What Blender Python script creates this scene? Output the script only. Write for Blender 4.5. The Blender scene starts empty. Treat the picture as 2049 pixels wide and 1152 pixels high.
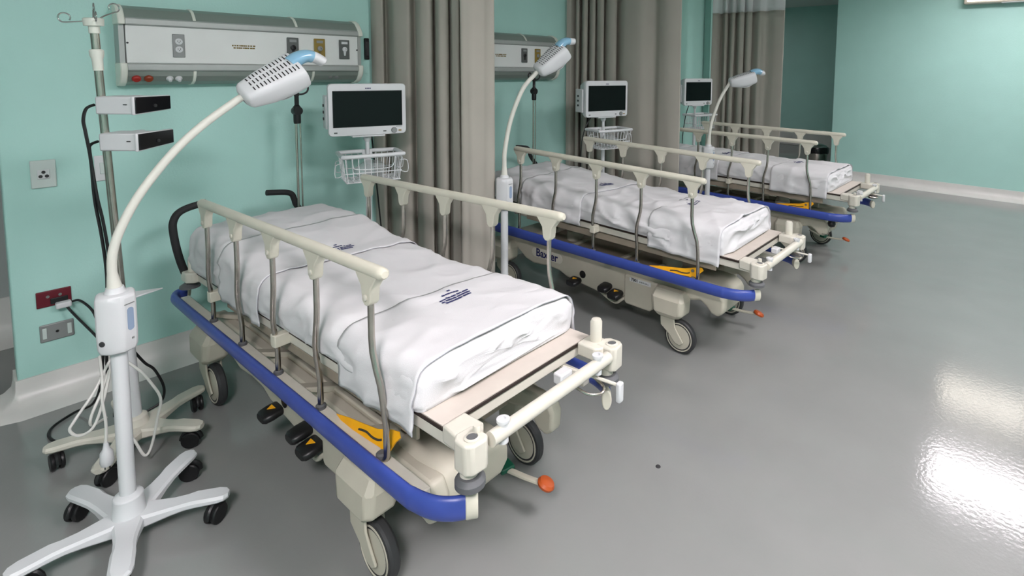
import bpy, bmesh, math, random
from mathutils import Vector, Matrix, noise

random.seed(7)
PI = math.pi
scene = bpy.context.scene
col = scene.collection

# ------------------------------------------------------------------ camera
YAW, PITCH, ROLL = math.radians(48.997), math.radians(4.83), math.radians(0.603)
fwd = Vector((math.sin(YAW)*math.cos(PITCH), math.cos(YAW)*math.cos(PITCH), -math.sin(PITCH)))
rgt = Vector((math.cos(YAW), -math.sin(YAW), 0))
upv = rgt.cross(fwd)
r2 = rgt*math.cos(ROLL) + upv*math.sin(ROLL)
u2 = -rgt*math.sin(ROLL) + upv*math.cos(ROLL)
cam_data = bpy.data.cameras.new('camera')
cam = bpy.data.objects.new('camera', cam_data)
col.objects.link(cam)
M = Matrix((r2, u2, -fwd)).transposed().to_4x4()
M.translation = Vector((0, -3.701, 1.666))
cam.matrix_world = M
cam_data.sensor_width = 36
cam_data.sensor_fit = 'HORIZONTAL'
cam_data.lens = 1084.9/2049*36
cam_data.shift_x = (1024.5-1169.7)/2049
cam_data.shift_y = (227.8-576)/2049
cam_data.clip_start = 0.02
scene.camera = cam

# ------------------------------------------------------------------ world, exposure
world = bpy.data.worlds.new('world')
scene.world = world
world.use_nodes = True
world.node_tree.nodes['Background'].inputs[0].default_value = (0.8, 0.9, 1.0, 1)
world.node_tree.nodes['Background'].inputs[1].default_value = 0.02
vs = scene.view_settings
vs.view_transform = 'Standard'
vs.look = 'None'
vs.gamma = 1
vs.use_curve_mapping = False
vs.exposure = 0.22
LAMP = 50.0          # emission strength of the ceiling luminaires
CEIL = 3.05
LAMP_COL = (1.0, 0.915, 0.955, 1)
# ceiling luminaires: x, y, size x, size y
TROFFERS = [(7.35, -3.35, 0.6, 1.0, 0.55), (4.5, -4.2, 0.6, 1.2, 0.42), (1.7, -4.3, 0.6, 1.2, 0.85), (-1.0, -4.2, 0.6, 1.2, 1.25), (9.6, 1.9, 0.6, 0.6, 0.30)]  # last entry is an unseen lamp added to brighten the dark passage
TLAB = ['ceiling light panel mirrored as the bright patch on the floor', 'ceiling light panel in front of the middle stretcher', 'ceiling light panel in front of the nearest stretcher', 'leftmost ceiling light panel, left of the nearest exam lamp', 'small dim unseen ceiling light added to brighten the passage past the far curtain']


# ------------------------------------------------------------------ materials
def lin(c):
    c /= 255.0
    return c/12.92 if c <= 0.04045 else ((c+0.055)/1.055)**2.4


def rgb(r, g, b):
    return (lin(r), lin(g), lin(b), 1)


def mat(name, colour, rough=0.5, metal=0.0, bump=0.0, bscale=200.0, vary=0.0, vscale=8.0, emit=None, alpha=None,
        trans=0.0, coat=0.0, spec=0.5, ior=1.45, rough_vary=0.0):
    m = bpy.data.materials.new(name)
    m.use_nodes = True
    nt = m.node_tree
    b = nt.nodes['Principled BSDF']
    b.inputs['Base Color'].default_value = colour
    b.inputs['Roughness'].default_value = rough
    b.inputs['Metallic'].default_value = metal
    b.inputs['Specular IOR Level'].default_value = spec
    b.inputs['IOR'].default_value = ior
    b.inputs['Transmission Weight'].default_value = trans
    b.inputs['Coat Weight'].default_value = coat
    tc = nt.nodes.new('ShaderNodeTexCoord')
    if vary:
        n = nt.nodes.new('ShaderNodeTexNoise')
        n.inputs['Scale'].default_value = vscale
        n.inputs['Detail'].default_value = 4
        nt.links.new(tc.outputs['Object'], n.inputs['Vector'])
        r = nt.nodes.new('ShaderNodeMapRange')
        r.inputs['From Min'].default_value = 0.3
        r.inputs['From Max'].default_value = 0.7
        r.inputs['To Min'].default_value = 1-vary
        r.inputs['To Max'].default_value = 1+vary
        nt.links.new(n.outputs['Fac'], r.inputs['Value'])
        mx = nt.nodes.new('ShaderNodeMix')
        mx.data_type = 'RGBA'
        mx.blend_type = 'MULTIPLY'
        mx.inputs['Factor'].default_value = 1
        mx.inputs['A'].default_value = colour
        nt.links.new(r.outputs['Result'], mx.inputs['B'])
        nt.links.new(mx.outputs['Result'], b.inputs['Base Color'])
        if rough_vary:
            r2_ = nt.nodes.new('ShaderNodeMapRange')
            r2_.inputs['To Min'].default_value = rough-rough_vary
            r2_.inputs['To Max'].default_value = rough+rough_vary
            nt.links.new(n.outputs['Fac'], r2_.inputs['Value'])
            nt.links.new(r2_.outputs['Result'], b.inputs['Roughness'])
    if bump:
        n = nt.nodes.new('ShaderNodeTexNoise')
        n.inputs['Scale'].default_value = bscale
        n.inputs['Detail'].default_value = 3
        nt.links.new(tc.outputs['Object'], n.inputs['Vector'])
        bp = nt.nodes.new('ShaderNodeBump')
        bp.inputs['Strength'].default_value = bump
        bp.inputs['Distance'].default_value = 0.01
        nt.links.new(n.outputs['Fac'], bp.inputs['Height'])
        nt.links.new(bp.outputs['Normal'], b.inputs['Normal'])
    if emit:
        b.inputs['Emission Color'].default_value = emit[0]
        b.inputs['Emission Strength'].default_value = emit[1]
    if alpha is not None:
        b.inputs['Alpha'].default_value = alpha
    return m


MT = {}
MT['teal'] = mat('teal_wall_paint', rgb(174, 217, 208), 0.45, bump=0.12, bscale=90, vary=0.02, vscale=3)
MT['grey_wall'] = mat('grey_wall_paint', rgb(165, 170, 168), 0.6, bump=0.1, bscale=90)
MT['ceiling'] = mat('ceiling_paint', rgb(225, 226, 222), 0.8, bump=0.05)
MT['cove'] = mat('white_cove', rgb(214, 212, 208), 0.35, vary=0.04, vscale=6)
MT['floor'] = mat('grey_sheet_vinyl', rgb(136, 138, 136), 0.11, bump=0.05, bscale=55, vary=0.04, vscale=2.5, rough_vary=0.02)
MT['cream'] = mat('cream_plastic', rgb(205, 202, 186), 0.42, vary=0.03, vscale=12)
MT['cream_metal'] = mat('cream_painted_steel', rgb(206, 203, 190), 0.35, vary=0.03, vscale=20)
MT['base'] = mat('beige_moulded_cover', rgb(187, 183, 167), 0.5, vary=0.04, vscale=9, bump=0.03, bscale=250)
MT['tray'] = mat('brown_grey_tray', rgb(150, 140, 124), 0.55, vary=0.06, vscale=7)
MT['steel'] = mat('brushed_steel', rgb(186, 180, 171), 0.26, metal=1.0, vary=0.06, vscale=40)
MT['chrome'] = mat('chrome', rgb(190, 190, 188), 0.15, metal=1.0)
MT['alu'] = mat('satin_aluminium', rgb(172, 176, 173), 0.42, metal=0.35, vary=0.02, vscale=30)
MT['dark_alu'] = mat('grey_green_trough', rgb(140, 150, 143), 0.4, metal=0.35)
MT['blue'] = mat('blue_bumper_vinyl', rgb(58, 77, 156), 0.34, vary=0.06, vscale=14, bump=0.03, bscale=120)
MT['yellow'] = mat('yellow_lever_paint', rgb(247, 178, 22), 0.45, vary=0.05, vscale=15)
MT['black'] = mat('black_plastic', rgb(24, 24, 25), 0.4, bump=0.05, bscale=150)
MT['rubber'] = mat('dark_grey_rubber', rgb(52, 53, 54), 0.55, bump=0.05)
MT['grey_rubber'] = mat('mid_grey_rubber', rgb(92, 94, 96), 0.6)
MT['foam'] = mat('black_foam_grip', rgb(34, 35, 36), 0.75, bump=0.15, bscale=300)
MT['laminate'] = mat('beige_laminate', rgb(196, 188, 178), 0.5, vary=0.03, vscale=20)
MT['edge'] = mat('dark_edge_band', rgb(45, 35, 30), 0.5)
MT['white'] = mat('white_plastic', rgb(208, 210, 211), 0.38, vary=0.015, vscale=10)
MT['white_metal'] = mat('white_powder_coat', rgb(208, 211, 212), 0.4)
MT['goose'] = mat('ivory_gooseneck', rgb(212, 212, 202), 0.45)
MT['panel'] = mat('off_white_panel', rgb(222, 225, 222), 0.42, vary=0.02, vscale=6, bump=0.02, bscale=300)
MT['cap'] = mat('ivory_end_cap', rgb(224, 227, 216), 0.4)
MT['plate'] = mat('grey_cover_plate', rgb(140, 143, 142), 0.45, metal=0.2)
MT['plate_light'] = mat('pale_cover_plate', rgb(196, 208, 203), 0.4)
MT['dark_plate'] = mat('dark_grey_gas_plate', rgb(88, 92, 90), 0.5)
MT['gold_plate'] = mat('mustard_gas_plate', rgb(140, 118, 52), 0.5)
MT['red'] = mat('dark_red_outlet', rgb(98, 20, 34), 0.45)
MT['red_knob'] = mat('red_button', rgb(176, 44, 38), 0.4)
MT['amber_knob'] = mat('brown_red_button', rgb(150, 62, 34), 0.4)
MT['orange'] = mat('orange_pedal', rgb(178, 80, 32), 0.45)
MT['green'] = mat('green_pedal', rgb(10, 84, 62), 0.45)
MT['screen'] = mat('dark_monitor_screen', rgb(7, 9, 10), 0.06, spec=0.28)
MT['window'] = mat('black_display_window', rgb(20, 20, 23), 0.15)
MT['grey_blue'] = mat('blue_grey_label', rgb(140, 158, 182), 0.4)
MT['clear_blue'] = mat('translucent_blue_handle', rgb(150, 200, 228), 0.12, trans=0.25, coat=0.4)
MT['sheet'] = mat('white_cotton_sheet', rgb(212, 212, 213), 0.85, bump=0.18, bscale=420, vary=0.012, vscale=5, spec=0.2)
MT['hem'] = mat('grey_sheet_hem', rgb(165, 166, 172), 0.8)
MT['ink'] = mat('navy_print', rgb(52, 56, 104), 0.7)
MT['navy'] = mat('navy_lettering', rgb(18, 22, 84), 0.4)
MT['curtain'] = mat('grey_curtain_cloth', rgb(169, 165, 155), 0.8, bump=0.12, bscale=500, vary=0.03, vscale=4, spec=0.15)
MT['net'] = mat('white_curtain_net', rgb(236, 236, 236), 0.8, alpha=0.62, bump=0.2, bscale=220)
MT['cable_black'] = mat('black_cable', rgb(20, 21, 22), 0.45)
MT['cable_white'] = mat('white_cable', rgb(214, 214, 208), 0.45)
MT['bag'] = mat('black_bin_liner', rgb(16, 16, 17), 0.25, bump=0.5, bscale=25)
MT['clear_bag'] = mat('clear_plastic_bag', rgb(205, 212, 212), 0.15, alpha=0.35, bump=0.6, bscale=30)
MT['lightbox'] = mat('warm_lit_front', rgb(250, 244, 230), 0.5, emit=((1.0, 0.93, 0.80, 1), 6.5))
MT['lightbox_case'] = mat('beige_case', rgb(190, 184, 170), 0.5)
MT['dirt'] = mat('dark_speck', rgb(50, 50, 52), 0.8)
MT['brass'] = mat('brown_gold_print', rgb(118, 102, 48), 0.5)


# ------------------------------------------------------------------ mesh builder
class MB:
    def __init__(self):
        self.v = []
        self.f = []

    def add(self, vs_, fs_):
        n = len(self.v)
        self.v += [tuple(x) for x in vs_]
        self.f += [tuple(i+n for i in q) for q in fs_]
        return self

    def box(self, x0, x1, y0, y1, z0, z1):
        return self.add([(x0, y0, z0), (x1, y0, z0), (x1, y1, z0), (x0, y1, z0), (x0, y0, z1), (x1, y0, z1), (x1, y1, z1), (x0, y1, z1)],
                        [(0, 3, 2, 1), (4, 5, 6, 7), (0, 1, 5, 4), (1, 2, 6, 5), (2, 3, 7, 6), (3, 0, 4, 7)])

    def obox(self, c, ax, ay, az, sx, sy, sz):
        c, ax, ay, az = Vector(c), Vector(ax), Vector(ay), Vector(az)
        pts = [c+ax*(sx*i/2)+ay*(sy*j/2)+az*(sz*k/2) for k in (-1, 1) for i, j in ((-1, -1), (1, -1), (1, 1), (-1, 1))]
        return self.add(pts, [(0, 3, 2, 1), (4, 5, 6, 7), (0, 1, 5, 4), (1, 2, 6, 5), (2, 3, 7, 6), (3, 0, 4, 7)])

    def tube(self, path, r, n=10, caps=True, rz=None, closed=False, up=None):
        P = [Vector(p) for p in path]
        k = len(P)
        rs = r if isinstance(r, (list, tuple)) else [r]*k
        T = []
        for i in range(k):
            if closed:
                t = P[(i+1) % k]-P[i-1]
            else:
                t = P[min(i+1, k-1)]-P[max(i-1, 0)]
            T.append(t.normalized())
        ref = Vector(up) if up else (Vector((0, 0, 1)) if abs(T[0].z) < 0.9 else Vector((1, 0, 0)))
        N = (ref-T[0]*ref.dot(T[0])).normalized()
        vs_, fs_ = [], []
        for i in range(k):
            if up:
                N = (Vector(up)-T[i]*Vector(up).dot(T[i])).normalized()
            elif i:
                N = (N-T[i]*N.dot(T[i])).normalized()
            B = T[i].cross(N)
            a = rs[i]
            b = a*(rz/r) if rz and not isinstance(r, (list, tuple)) else a
            for j in range(n):
                t = 2*PI*j/n
                vs_.append(P[i]+B*(a*math.cos(t))+N*(b*math.sin(t)))
        for i in range(k if closed else k-1):
            for j in range(n):
                a0, a1 = i*n+j, i*n+(j+1) % n
                b0, b1 = ((i+1) % k)*n+j, ((i+1) % k)*n+(j+1) % n
                fs_.append((a0, a1, b1, b0))
        if caps and not closed:
            fs_.append(tuple(range(n-1, -1, -1)))
            fs_.append(tuple(range((k-1)*n, k*n)))
        return self.add(vs_, fs_)

    def cyl(self, p0, p1, r0, r1=None, n=20):
        return self.tube([p0, p1], [r0, r0 if r1 is None else r1], n)

    def lathe(self, prof, c=(0, 0, 0), axis=(0, 0, 1), n=24):
        A = Vector(axis).normalized()
        X = A.orthogonal().normalized()
        Y = A.cross(X)
        c = Vector(c)
        vs_, fs_ = [], []
        for r, h in prof:
            for j in range(n):
                t = 2*PI*j/n
                vs_.append(c+A*h+X*(max(r, 1e-4)*math.cos(t))+Y*(max(r, 1e-4)*math.sin(t)))
        for i in range(len(prof)-1):
            for j in range(n):
                fs_.append((i*n+j, i*n+(j+1) % n, (i+1)*n+(j+1) % n, (i+1)*n+j))
        fs_.append(tuple(range(n-1, -1, -1)))
        fs_.append(tuple(range((len(prof)-1)*n, len(prof)*n)))
        return self.add(vs_, fs_)

    def prism(self, poly, a0, a1, axis='x'):
        k = len(poly)

        def q(p, a):
            return {'x': (a, p[0], p[1]), 'y': (p[0], a, p[1]), 'z': (p[0], p[1], a)}[axis]
        vs_ = [q(p, a0) for p in poly]+[q(p, a1) for p in poly]
        fs_ = [tuple(range(k)), tuple(range(2*k-1, k-1, -1))]
        fs_ += [(i, (i+1) % k, k+(i+1) % k, k+i) for i in range(k)]
        return self.add(vs_, fs_)

    def loft(self, rings, caps=True, closed=True):
        n = len(rings[0])
        vs_ = [p for r in rings for p in r]
        fs_ = []
        for i in range(len(rings)-1):
            for j in range(n if closed else n-1):
                fs_.append((i*n+j, i*n+(j+1) % n, (i+1)*n+(j+1) % n, (i+1)*n+j))
        if caps:
            fs_.append(tuple(range(n-1, -1, -1)))
            fs_.append(tuple(range((len(rings)-1)*n, len(rings)*n)))
        return self.add(vs_, fs_)

    def build(self, name, m, parent=None, bevel=0.0, seg=2, angle=38, flip=False, xf=None, solid=0.0, subs=0, smooth=True):
        vs_ = self.v
        if xf:
            vs_ = [xf(*p) for p in vs_]
        if flip:
            vs_ = [(p[0], -p[1], p[2]) for p in vs_]
        me = bpy.data.meshes.new(name)
        me.from_pydata([tuple(p) for p in vs_], [], self.f)
        bm = bmesh.new()
        bm.from_mesh(me)
        bmesh.ops.recalc_face_normals(bm, faces=bm.faces)
        bm.to_mesh(me)
        bm.free()
        if smooth:
            me.shade_smooth()
            me.set_sharp_from_angle(angle=math.radians(angle))
        me.materials.append(MT[m] if isinstance(m, str) else m)
        o = bpy.data.objects.new(name, me)
        col.objects.link(o)
        if parent:
            o.parent = parent
        if solid:
            s = o.modifiers.new('solidify', 'SOLIDIFY')
            s.thickness = solid
            s.offset = 0
        if bevel:
            b = o.modifiers.new('bevel', 'BEVEL')
            b.width = bevel
            b.segments = seg
            b.limit_method = 'ANGLE'
            b.angle_limit = math.radians(40)
        if subs:
            s = o.modifiers.new('subsurf', 'SUBSURF')
            s.levels = s.render_levels = subs
        return o


def empty(name, loc=(0, 0, 0), rz=0.0):
    o = bpy.data.objects.new(name, None)
    o.empty_display_size = 0.1
    col.objects.link(o)
    o.location = loc
    o.rotation_euler = (0, 0, rz)
    return o


def tag(o, label, cat, group=None):
    o['label'] = label
    o['category'] = cat
    if group:
        o['group'] = group
    return o


def struct(o):
    o['kind'] = 'structure'
    return o


def copy_tree(o, parent=None):
    c = o.copy()
    col.objects.link(c)
    if parent is not None:
        c.parent = parent
    for ch in list(o.children):
        copy_tree(ch, c)
    return c


def text_mb(s, size, origin, right, up, shear=0.0, squash=1.0, bold=0.0, lift=0.0006):
    cu = bpy.data.curves.new('t', 'FONT')
    cu.body = s
    cu.size = size
    cu.shear = shear
    cu.offset = bold
    cu.align_x = 'CENTER'
    cu.align_y = 'CENTER'
    cu.extrude = lift
    ob = bpy.data.objects.new('t', cu)
    me = bpy.data.meshes.new_from_object(ob)
    right, up = Vector(right), Vector(up)
    nn = right.cross(up)
    o_ = Vector(origin)
    mb = MB()
    mb.add([o_+right*(v.co.x*squash)+up*v.co.y+nn*(v.co.z+lift) for v in me.vertices], [tuple(p.vertices) for p in me.polygons])
    bpy.data.objects.remove(ob)
    bpy.data.curves.remove(cu)
    bpy.data.meshes.remove(me)
    return mb


def smooth_path(pts, n=6, closed=False):
    P = [Vector(p) for p in pts]
    k = len(P)
    out = []
    for i in range(k if closed else k-1):
        g = (lambda q: P[q % k]) if closed else (lambda q: P[max(0, min(k-1, q))])
        p0, p1, p2, p3 = g(i-1), g(i), g(i+1), g(i+2)
        for j in range(n):
            t = j/n
            out.append(0.5*((2*p1)+(p2-p0)*t+(2*p0-5*p1+4*p2-p3)*t*t+(3*p1-p0-3*p2+p3)*t**3))
    if not closed:
        out.append(P[-1])
    return out


# ================================================================== SETTING
WT = 0.15            # partition thickness
XL, XE, XR = 0.098, 7.06, 8.93
fl = MB().box(-3.6, 12.2, -7.2, 3.2, -0.05, 0).build('floor', 'floor', smooth=False)
struct(fl)
ce = MB().box(-3.6, 12.2, -7.2, 3.2, CEIL, CEIL+0.05).build('ceiling', 'ceiling', smooth=False)
struct(ce)
struct(MB().box(XL, XE, 0, WT, 0, CEIL).build('wall_back', 'teal', bevel=0.006))
struct(MB().box(6.74, XE, -0.10, 0.0, 0, CEIL).build('wall_pilaster', 'teal', bevel=0.004))
struct(MB().box(XR, 12.2, -7.2, -1.08, 0, CEIL).build('wall_right', 'teal', bevel=0.006))
struct(MB().box(12.2, 12.35, -1.08, 3.2, 0, CEIL).build('wall_alcove', 'teal', smooth=False))
struct(MB().box(-3.6, 12.35, 3.2, 3.35, 0, CEIL).build('wall_corridor', 'teal', smooth=False))
struct(MB().box(-3.75, -3.6, -7.2, 3.35, 0, CEIL).build('wall_left', 'teal', smooth=False))
struct(MB().box(-3.75, 12.35, -7.35, -7.2, 0, CEIL).build('wall_front', 'teal', smooth=False))
struct(MB().box(-3.6, 0.6, 0.98, 1.1, 0, CEIL).build('wall_passage', 'grey_wall', smooth=False))


def cove_profile(h):
    return [(0.0, h), (0.010, h), (0.013, h*0.62), (0.020, h*0.38), (0.045, h*0.2), (0.09, h*0.09), (0.15, 0.006), (0.165, 0.0), (0.0, 0.0)]


def cove_run(name, path, h):
    """profile offset outwards from a wall polyline; path = [(x, y, nx, ny)] with outward offset vectors"""
    pr = cove_profile(h)
    rings = [[(x+nx*d, y+ny*d, z) for d, z in pr] for x, y, nx, ny in path]
    return struct(MB().loft(rings).build(name, 'cove', angle=50))


cove_run('baseboard_back', [(XL, WT, -1, 0), (XL, 0, -1, 0), (XL, 0, -0.75, -0.75), (XL, 0, 0, -1), (6.74, 0, 0, -1)], 0.131)
cove_run('baseboard_right', [(XR, -1.08, -1, 1), (XR, -1.08, -1, 0), (XR, -7.2, -1, 0)], 0.131)
struct(MB().box(12.16, 12.2, -1.08, 3.2, 0, 0.28).build('baseboard_alcove', 'cove', bevel=0.01))
cove_run('baseboard_passage', [(-3.6, 0.98, 0, -1), (0.6, 0.98, 0, -1)], 0.26)

# ceiling luminaires
tr0 = None
for i, (x, y, sx, sy, pw) in enumerate(TROFFERS):
    t = empty('ceiling_light', (x, y, CEIL))
    fr = MB()
    w = 0.03
    fr.box(-sx/2-w, -sx/2, -sy/2-w, sy/2+w, -0.02, 0)
    fr.box(sx/2, sx/2+w, -sy/2-w, sy/2+w, -0.02, 0)
    fr.box(-sx/2, sx/2, -sy/2-w, -sy/2, -0.02, 0)
    fr.box(-sx/2, sx/2, sy/2, sy/2+w, -0.02, 0)
    fr.build('frame', 'white_metal', t)
    MB().box(-sx/2, sx/2, -sy/2, sy/2, -0.012, -0.004).build('diffuser', mat('lit_diffuser', rgb(255, 255, 255), 0.5, emit=(LAMP_COL, LAMP*pw)), t, smooth=False)
    tag(t, TLAB[i], 'ceiling light', 'ceiling lights')

# lit box high on the right wall
lb = empty('wall_light_box', (XR, -3.2, 2.56))
MB().box(-0.16, 0, -0.55, 0.5, 0, 0.4).build('case', 'lightbox_case', lb, bevel=0.012)
MB().box(-0.166, -0.158, -0.51, 0.46, 0.03, 0.37).build('lit_front', 'lightbox', lb, bevel=0.004)
MB().box(-0.15, -0.02, -0.50, 0.10, -0.006, 0.002).build('underside_panel', 'white', lb)
tag(lb, 'warm white lit box fixed high on the right teal wall', 'light box')


# ================================================================== HEADWALL UNITS
def headwall(x0, label):
    L = 1.27
    t = empty('bed_head_unit', (x0, 0, 0))
    # upper trough
    top = [(-0.001, 1.965), (-0.05, 1.962), (-0.09, 1.945), (-0.118, 1.915), (-0.128, 1.90), (-0.001, 1.90)]
    MB().prism(top, 0.03, L-0.03, 'x').build('upper_cover', 'dark_alu', t, angle=20)
    MB().prism([(-0.001, 1.90), (-0.132, 1.90), (-0.140, 1.893), (-0.140, 1.865), (-0.133, 1.86), (-0.001, 1.86)], 0.03, L-0.03, 'x').build('upper_ridge', 'alu', t, bevel=0.003)
    MB().box(0.03, L-0.03, -0.128, -0.001, 1.668, 1.86).build('face_panel', 'panel', t, bevel=0.002)
    MB().prism([(-0.001, 1.668), (-0.134, 1.668), (-0.141, 1.66), (-0.141, 1.632), (-0.134, 1.626), (-0.001, 1.626)], 0.03, L-0.03, 'x').build('lower_ridge', 'alu', t, bevel=0.003)
    low = [(-0.001, 1.626), (-0.128, 1.626), (-0.120, 1.60), (-0.098, 1.572), (-0.06, 1.556), (-0.001, 1.552)]
    MB().prism(low, 0.03, L-0.03, 'x').build('lower_cover', 'dark_alu', t, angle=20)
    for xs, nm in ((0.0, 'end_cap'), (L-0.03, 'end_cap')):
        for k, pf in enumerate(([(-0.001, 1.972), (-0.055, 1.968), (-0.10, 1.948), (-0.13, 1.912), (-0.146, 1.885), (-0.148, 1.862), (-0.001, 1.862)],
                                [(-0.001, 1.668), (-0.146, 1.668), (-0.148, 1.64), (-0.138, 1.605), (-0.11, 1.568), (-0.065, 1.548), (-0.001, 1.545)])):
            MB().prism(pf, xs, xs+0.03, 'x').build(nm, 'cap', t, bevel=0.006)
        MB().box(xs+0.004, xs+0.026, -0.12, -0.001, 1.668, 1.862).build('end_plate', 'alu', t)
    for xs in (0.318, 0.845):
        MB().prism([(a*1.03-0.002, b+(0.004 if b > 1.905 else 0)) for a, b in top], xs, xs+0.014, 'x').build('divider', 'cap', t, bevel=0.002)
    for xs in (0.310, 0.940):
        MB().prism([(a*1.03-0.002, b-(0.003 if b < 1.62 else 0)) for a, b in low], xs, xs+0.014, 'x').build('divider', 'cap', t, bevel=0.002)
    # duplex outlet
    f = -0.128
    pl = MB().box(0.222, 0.276, f-0.007, f, 1.700, 1.824).build('outlet_plate', 'plate', t, bevel=0.003)
    for zc in (1.742, 1.784):
        s = MB().lathe([(0.0175, 0), (0.0175, 0.004), (0.0155, 0.006)], (0.249, f-0.006, zc), (0, -1, 0), 20).build('socket', 'white', pl)
        for dx, dz in ((-0.005, 0.003), (0.005, 0.003), (0, -0.006)):
            pass
        k = MB()
        k.box(0.2425, 0.2445, f-0.0135, f-0.0115, zc-0.001, zc+0.006)
        k.box(0.2535, 0.2555, f-0.0135, f-0.0115, zc-0.001, zc+0.006)
        k.cyl((0.249, f-0.0115, zc-0.006), (0.249, f-0.0135, zc-0.006), 0.0022, n=8)
        k.build('socket_slots', 'black', pl)
    # small unreadable print in the middle
    pm = MB()
    rnd = random.Random(3)
    for row, zc in ((0, 1.773), (1, 1.760)):
        x = 0.500 if row == 0 else 0.507
        while x < 0.610:
            w = rnd.uniform(0.006, 0.014)
            pm.box(x, x+w, f-0.0008, f, zc-0.0042, zc+0.0042)
            x += w+rnd.choice((0.001, 0.001, 0.004))
    pm.build('panel_print', 'brass', t)['kind'] = 'stuff'
    # three gas outlets
    for xc, m, knob, km in ((0.826, 'dark_plate', 'dark', 'black'), (0.987, 'gold_plate', 'gold', 'brass'), (1.146, 'dark_plate', 'white', 'white')):
        g = MB().box(xc-0.034, xc+0.034, f-0.010, f, 1.708, 1.834).build('gas_outlet', m, t, bevel=0.004)
        MB().box(xc-0.020, xc+0.020, f-0.012, f-0.009, 1.806, 1.822).build('outlet_label', 'plate' if knob != 'white' else 'white', g)
        MB().lathe([(0.016, 0), (0.016, 0.006), (0.010, 0.010), (0.007, 0.010), (0.006, 0.004)], (xc, f-0.009, 1.772), (0, -1, 0), 18).build('outlet_ring', km if knob != 'gold' else 'plate', g)
        MB().prism([(xc-0.008, 1.756), (xc+0.008, 1.756), (xc+0.004, 1.730), (xc-0.004, 1.730)], f-0.014, f-0.009, 'y').build('outlet_key', km, g)
    # buttons under the lower ridge
    ax = Vector((0, -0.75, -0.66)).normalized()
    for xc, m in ((0.066, 'red_knob'), (0.116, 'amber_knob')):
        MB().lathe([(0.019, 0), (0.019, 0.010), (0.014, 0.016)], (xc, -0.112, 1.590), ax, 20).build('call_button', m, t)
    for xc in (0.206, 0.246):
        MB().lathe([(0.016, 0), (0.016, 0.006), (0.009, 0.010), (0.007, 0.024)], (xc, -0.110, 1.589), ax, 18).build('jack_socket', 'white', t)
    for xc in (1.06, 1.10):
        MB().lathe([(0.013, 0), (0.013, 0.004), (0.009, 0.006)], (xc, -0.110, 1.589), ax, 18).build('jack_socket', 'plate', t)
    # fixing screws
    for xc in (0.036, L-0.036):
        MB().cyl((xc, f, 1.77), (xc, f-0.003, 1.77), 0.005, n=10).build('screw', 'black', t)
    tag(t, label, 'headwall unit', 'bed head units')
    return t


hw1 = headwall(0.53, 'long white and aluminium bed head unit above the nearest stretcher, with red button')
hw2 = copy_tree(hw1)
hw2.location.x = 2.46
hw2['label'] = 'white bed head unit half hidden by the curtain above the middle stretcher'


# wall plates left of the nearest bed
pl = empty('outlet_plate', (0.238, 0, 1.125))
MB().box(-0.045, 0.045, -0.012, 0, -0.068, 0.068).build('cover', 'plate_light', pl, bevel=0.004)
MB().box(-0.022, 0.022, -0.018, -0.011, -0.024, 0.022).build('insert', 'white', pl, bevel=0.003)
for dx, dz in ((0, 0.010), (-0.011, -0.010), (0.011, -0.010)):
    MB().cyl((dx, -0.017, dz), (dx, -0.021, dz), 0.0075, n=14).build('hole_ring', 'rubber', pl)
tag(pl, 'square pale wall plate with three dark round holes', 'wall plate')
sw = empty('switch_plate', (0.458, 0, 1.125))
MB().box(-0.034, 0.034, -0.010, 0, -0.066, 0.066).build('cover', 'white', sw, bevel=0.004)
MB().box(-0.014, 0.014, -0.015, -0.009, -0.03, 0.03).build('rocker', 'plate_light', sw, bevel=0.003)
tag(sw, 'white switch plate on the wall behind the steel IV pole', 'switch')
ro = empty('red_outlet', (0.243, 0, 0.502))
MB().box(-0.063, 0.063, -0.010, 0, -0.040, 0.040).build('cover', 'red', ro, bevel=0.003)
for dx in (-0.022, 0.022):
    MB().cyl((dx, -0.009, 0.012), (dx, -0.014, 0.012), 0.007, n=12).build('pin', 'chrome', ro)
MB().box(-0.014, 0.05, -0.016, -0.009, -0.030, 0.000).build('socket', 'black', ro, bevel=0.003)
tag(ro, 'dark red power outlet low on the teal wall', 'outlet')
go = empty('blank_plate', (0.246, 0, 0.330))
MB().box(-0.062, 0.062, -0.010, 0, -0.044, 0.044).build('cover', 'plate', go, bevel=0.005)
for dx in (-0.045, 0.045):
    MB().box(dx-0.008, dx+0.008, -0.013, -0.009, -0.027, 0.027).build('slot', 'plate_light', go, bevel=0.004)
MB().cyl((0, -0.009, 0), (0, -0.013, 0), 0.006, n=12).build('screw', 'black', go)
tag(go, 'grey metal cover plate just below the red outlet', 'wall plate')
pg = empty('power_plug', (0.272, -0.035, 0.466))
MB().box(-0.028, 0.030, -0.02, 0.020, -0.014, 0.014).build('body', 'white', pg, bevel=0.006)
MB().tube(smooth_path([(0.03, 0, 0.004), (0.06, -0.02, 0.006), (0.10, -0.06, -0.05), (0.115, -0.10, -0.13)], 5), 0.0055, 8).build('lead', 'cable_black', pg)
MB().tube(smooth_path([(0.012, -0.012, -0.012), (0.035, -0.035, -0.055), (0.085, -0.08, -0.14), (0.12, -0.12, -0.20)], 5), 0.0055, 8).build('lead', 'cable_black', pg)
tag(pg, 'white plug with two black leads in the red outlet', 'plug')
wb = empty('wall_clip', (1.893, 0, 1.785))
MB().box(-0.016, 0.016, -0.022, 0, -0.075, 0.075).build('body', 'black', wb, bevel=0.006)
MB().box(-0.010, 0.010, -0.028, -0.02, -0.05, 0.05).build('strap', 'rubber', wb, bevel=0.003)
tag(wb, 'narrow black clip on the wall beside the nearest curtain', 'clip')


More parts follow.
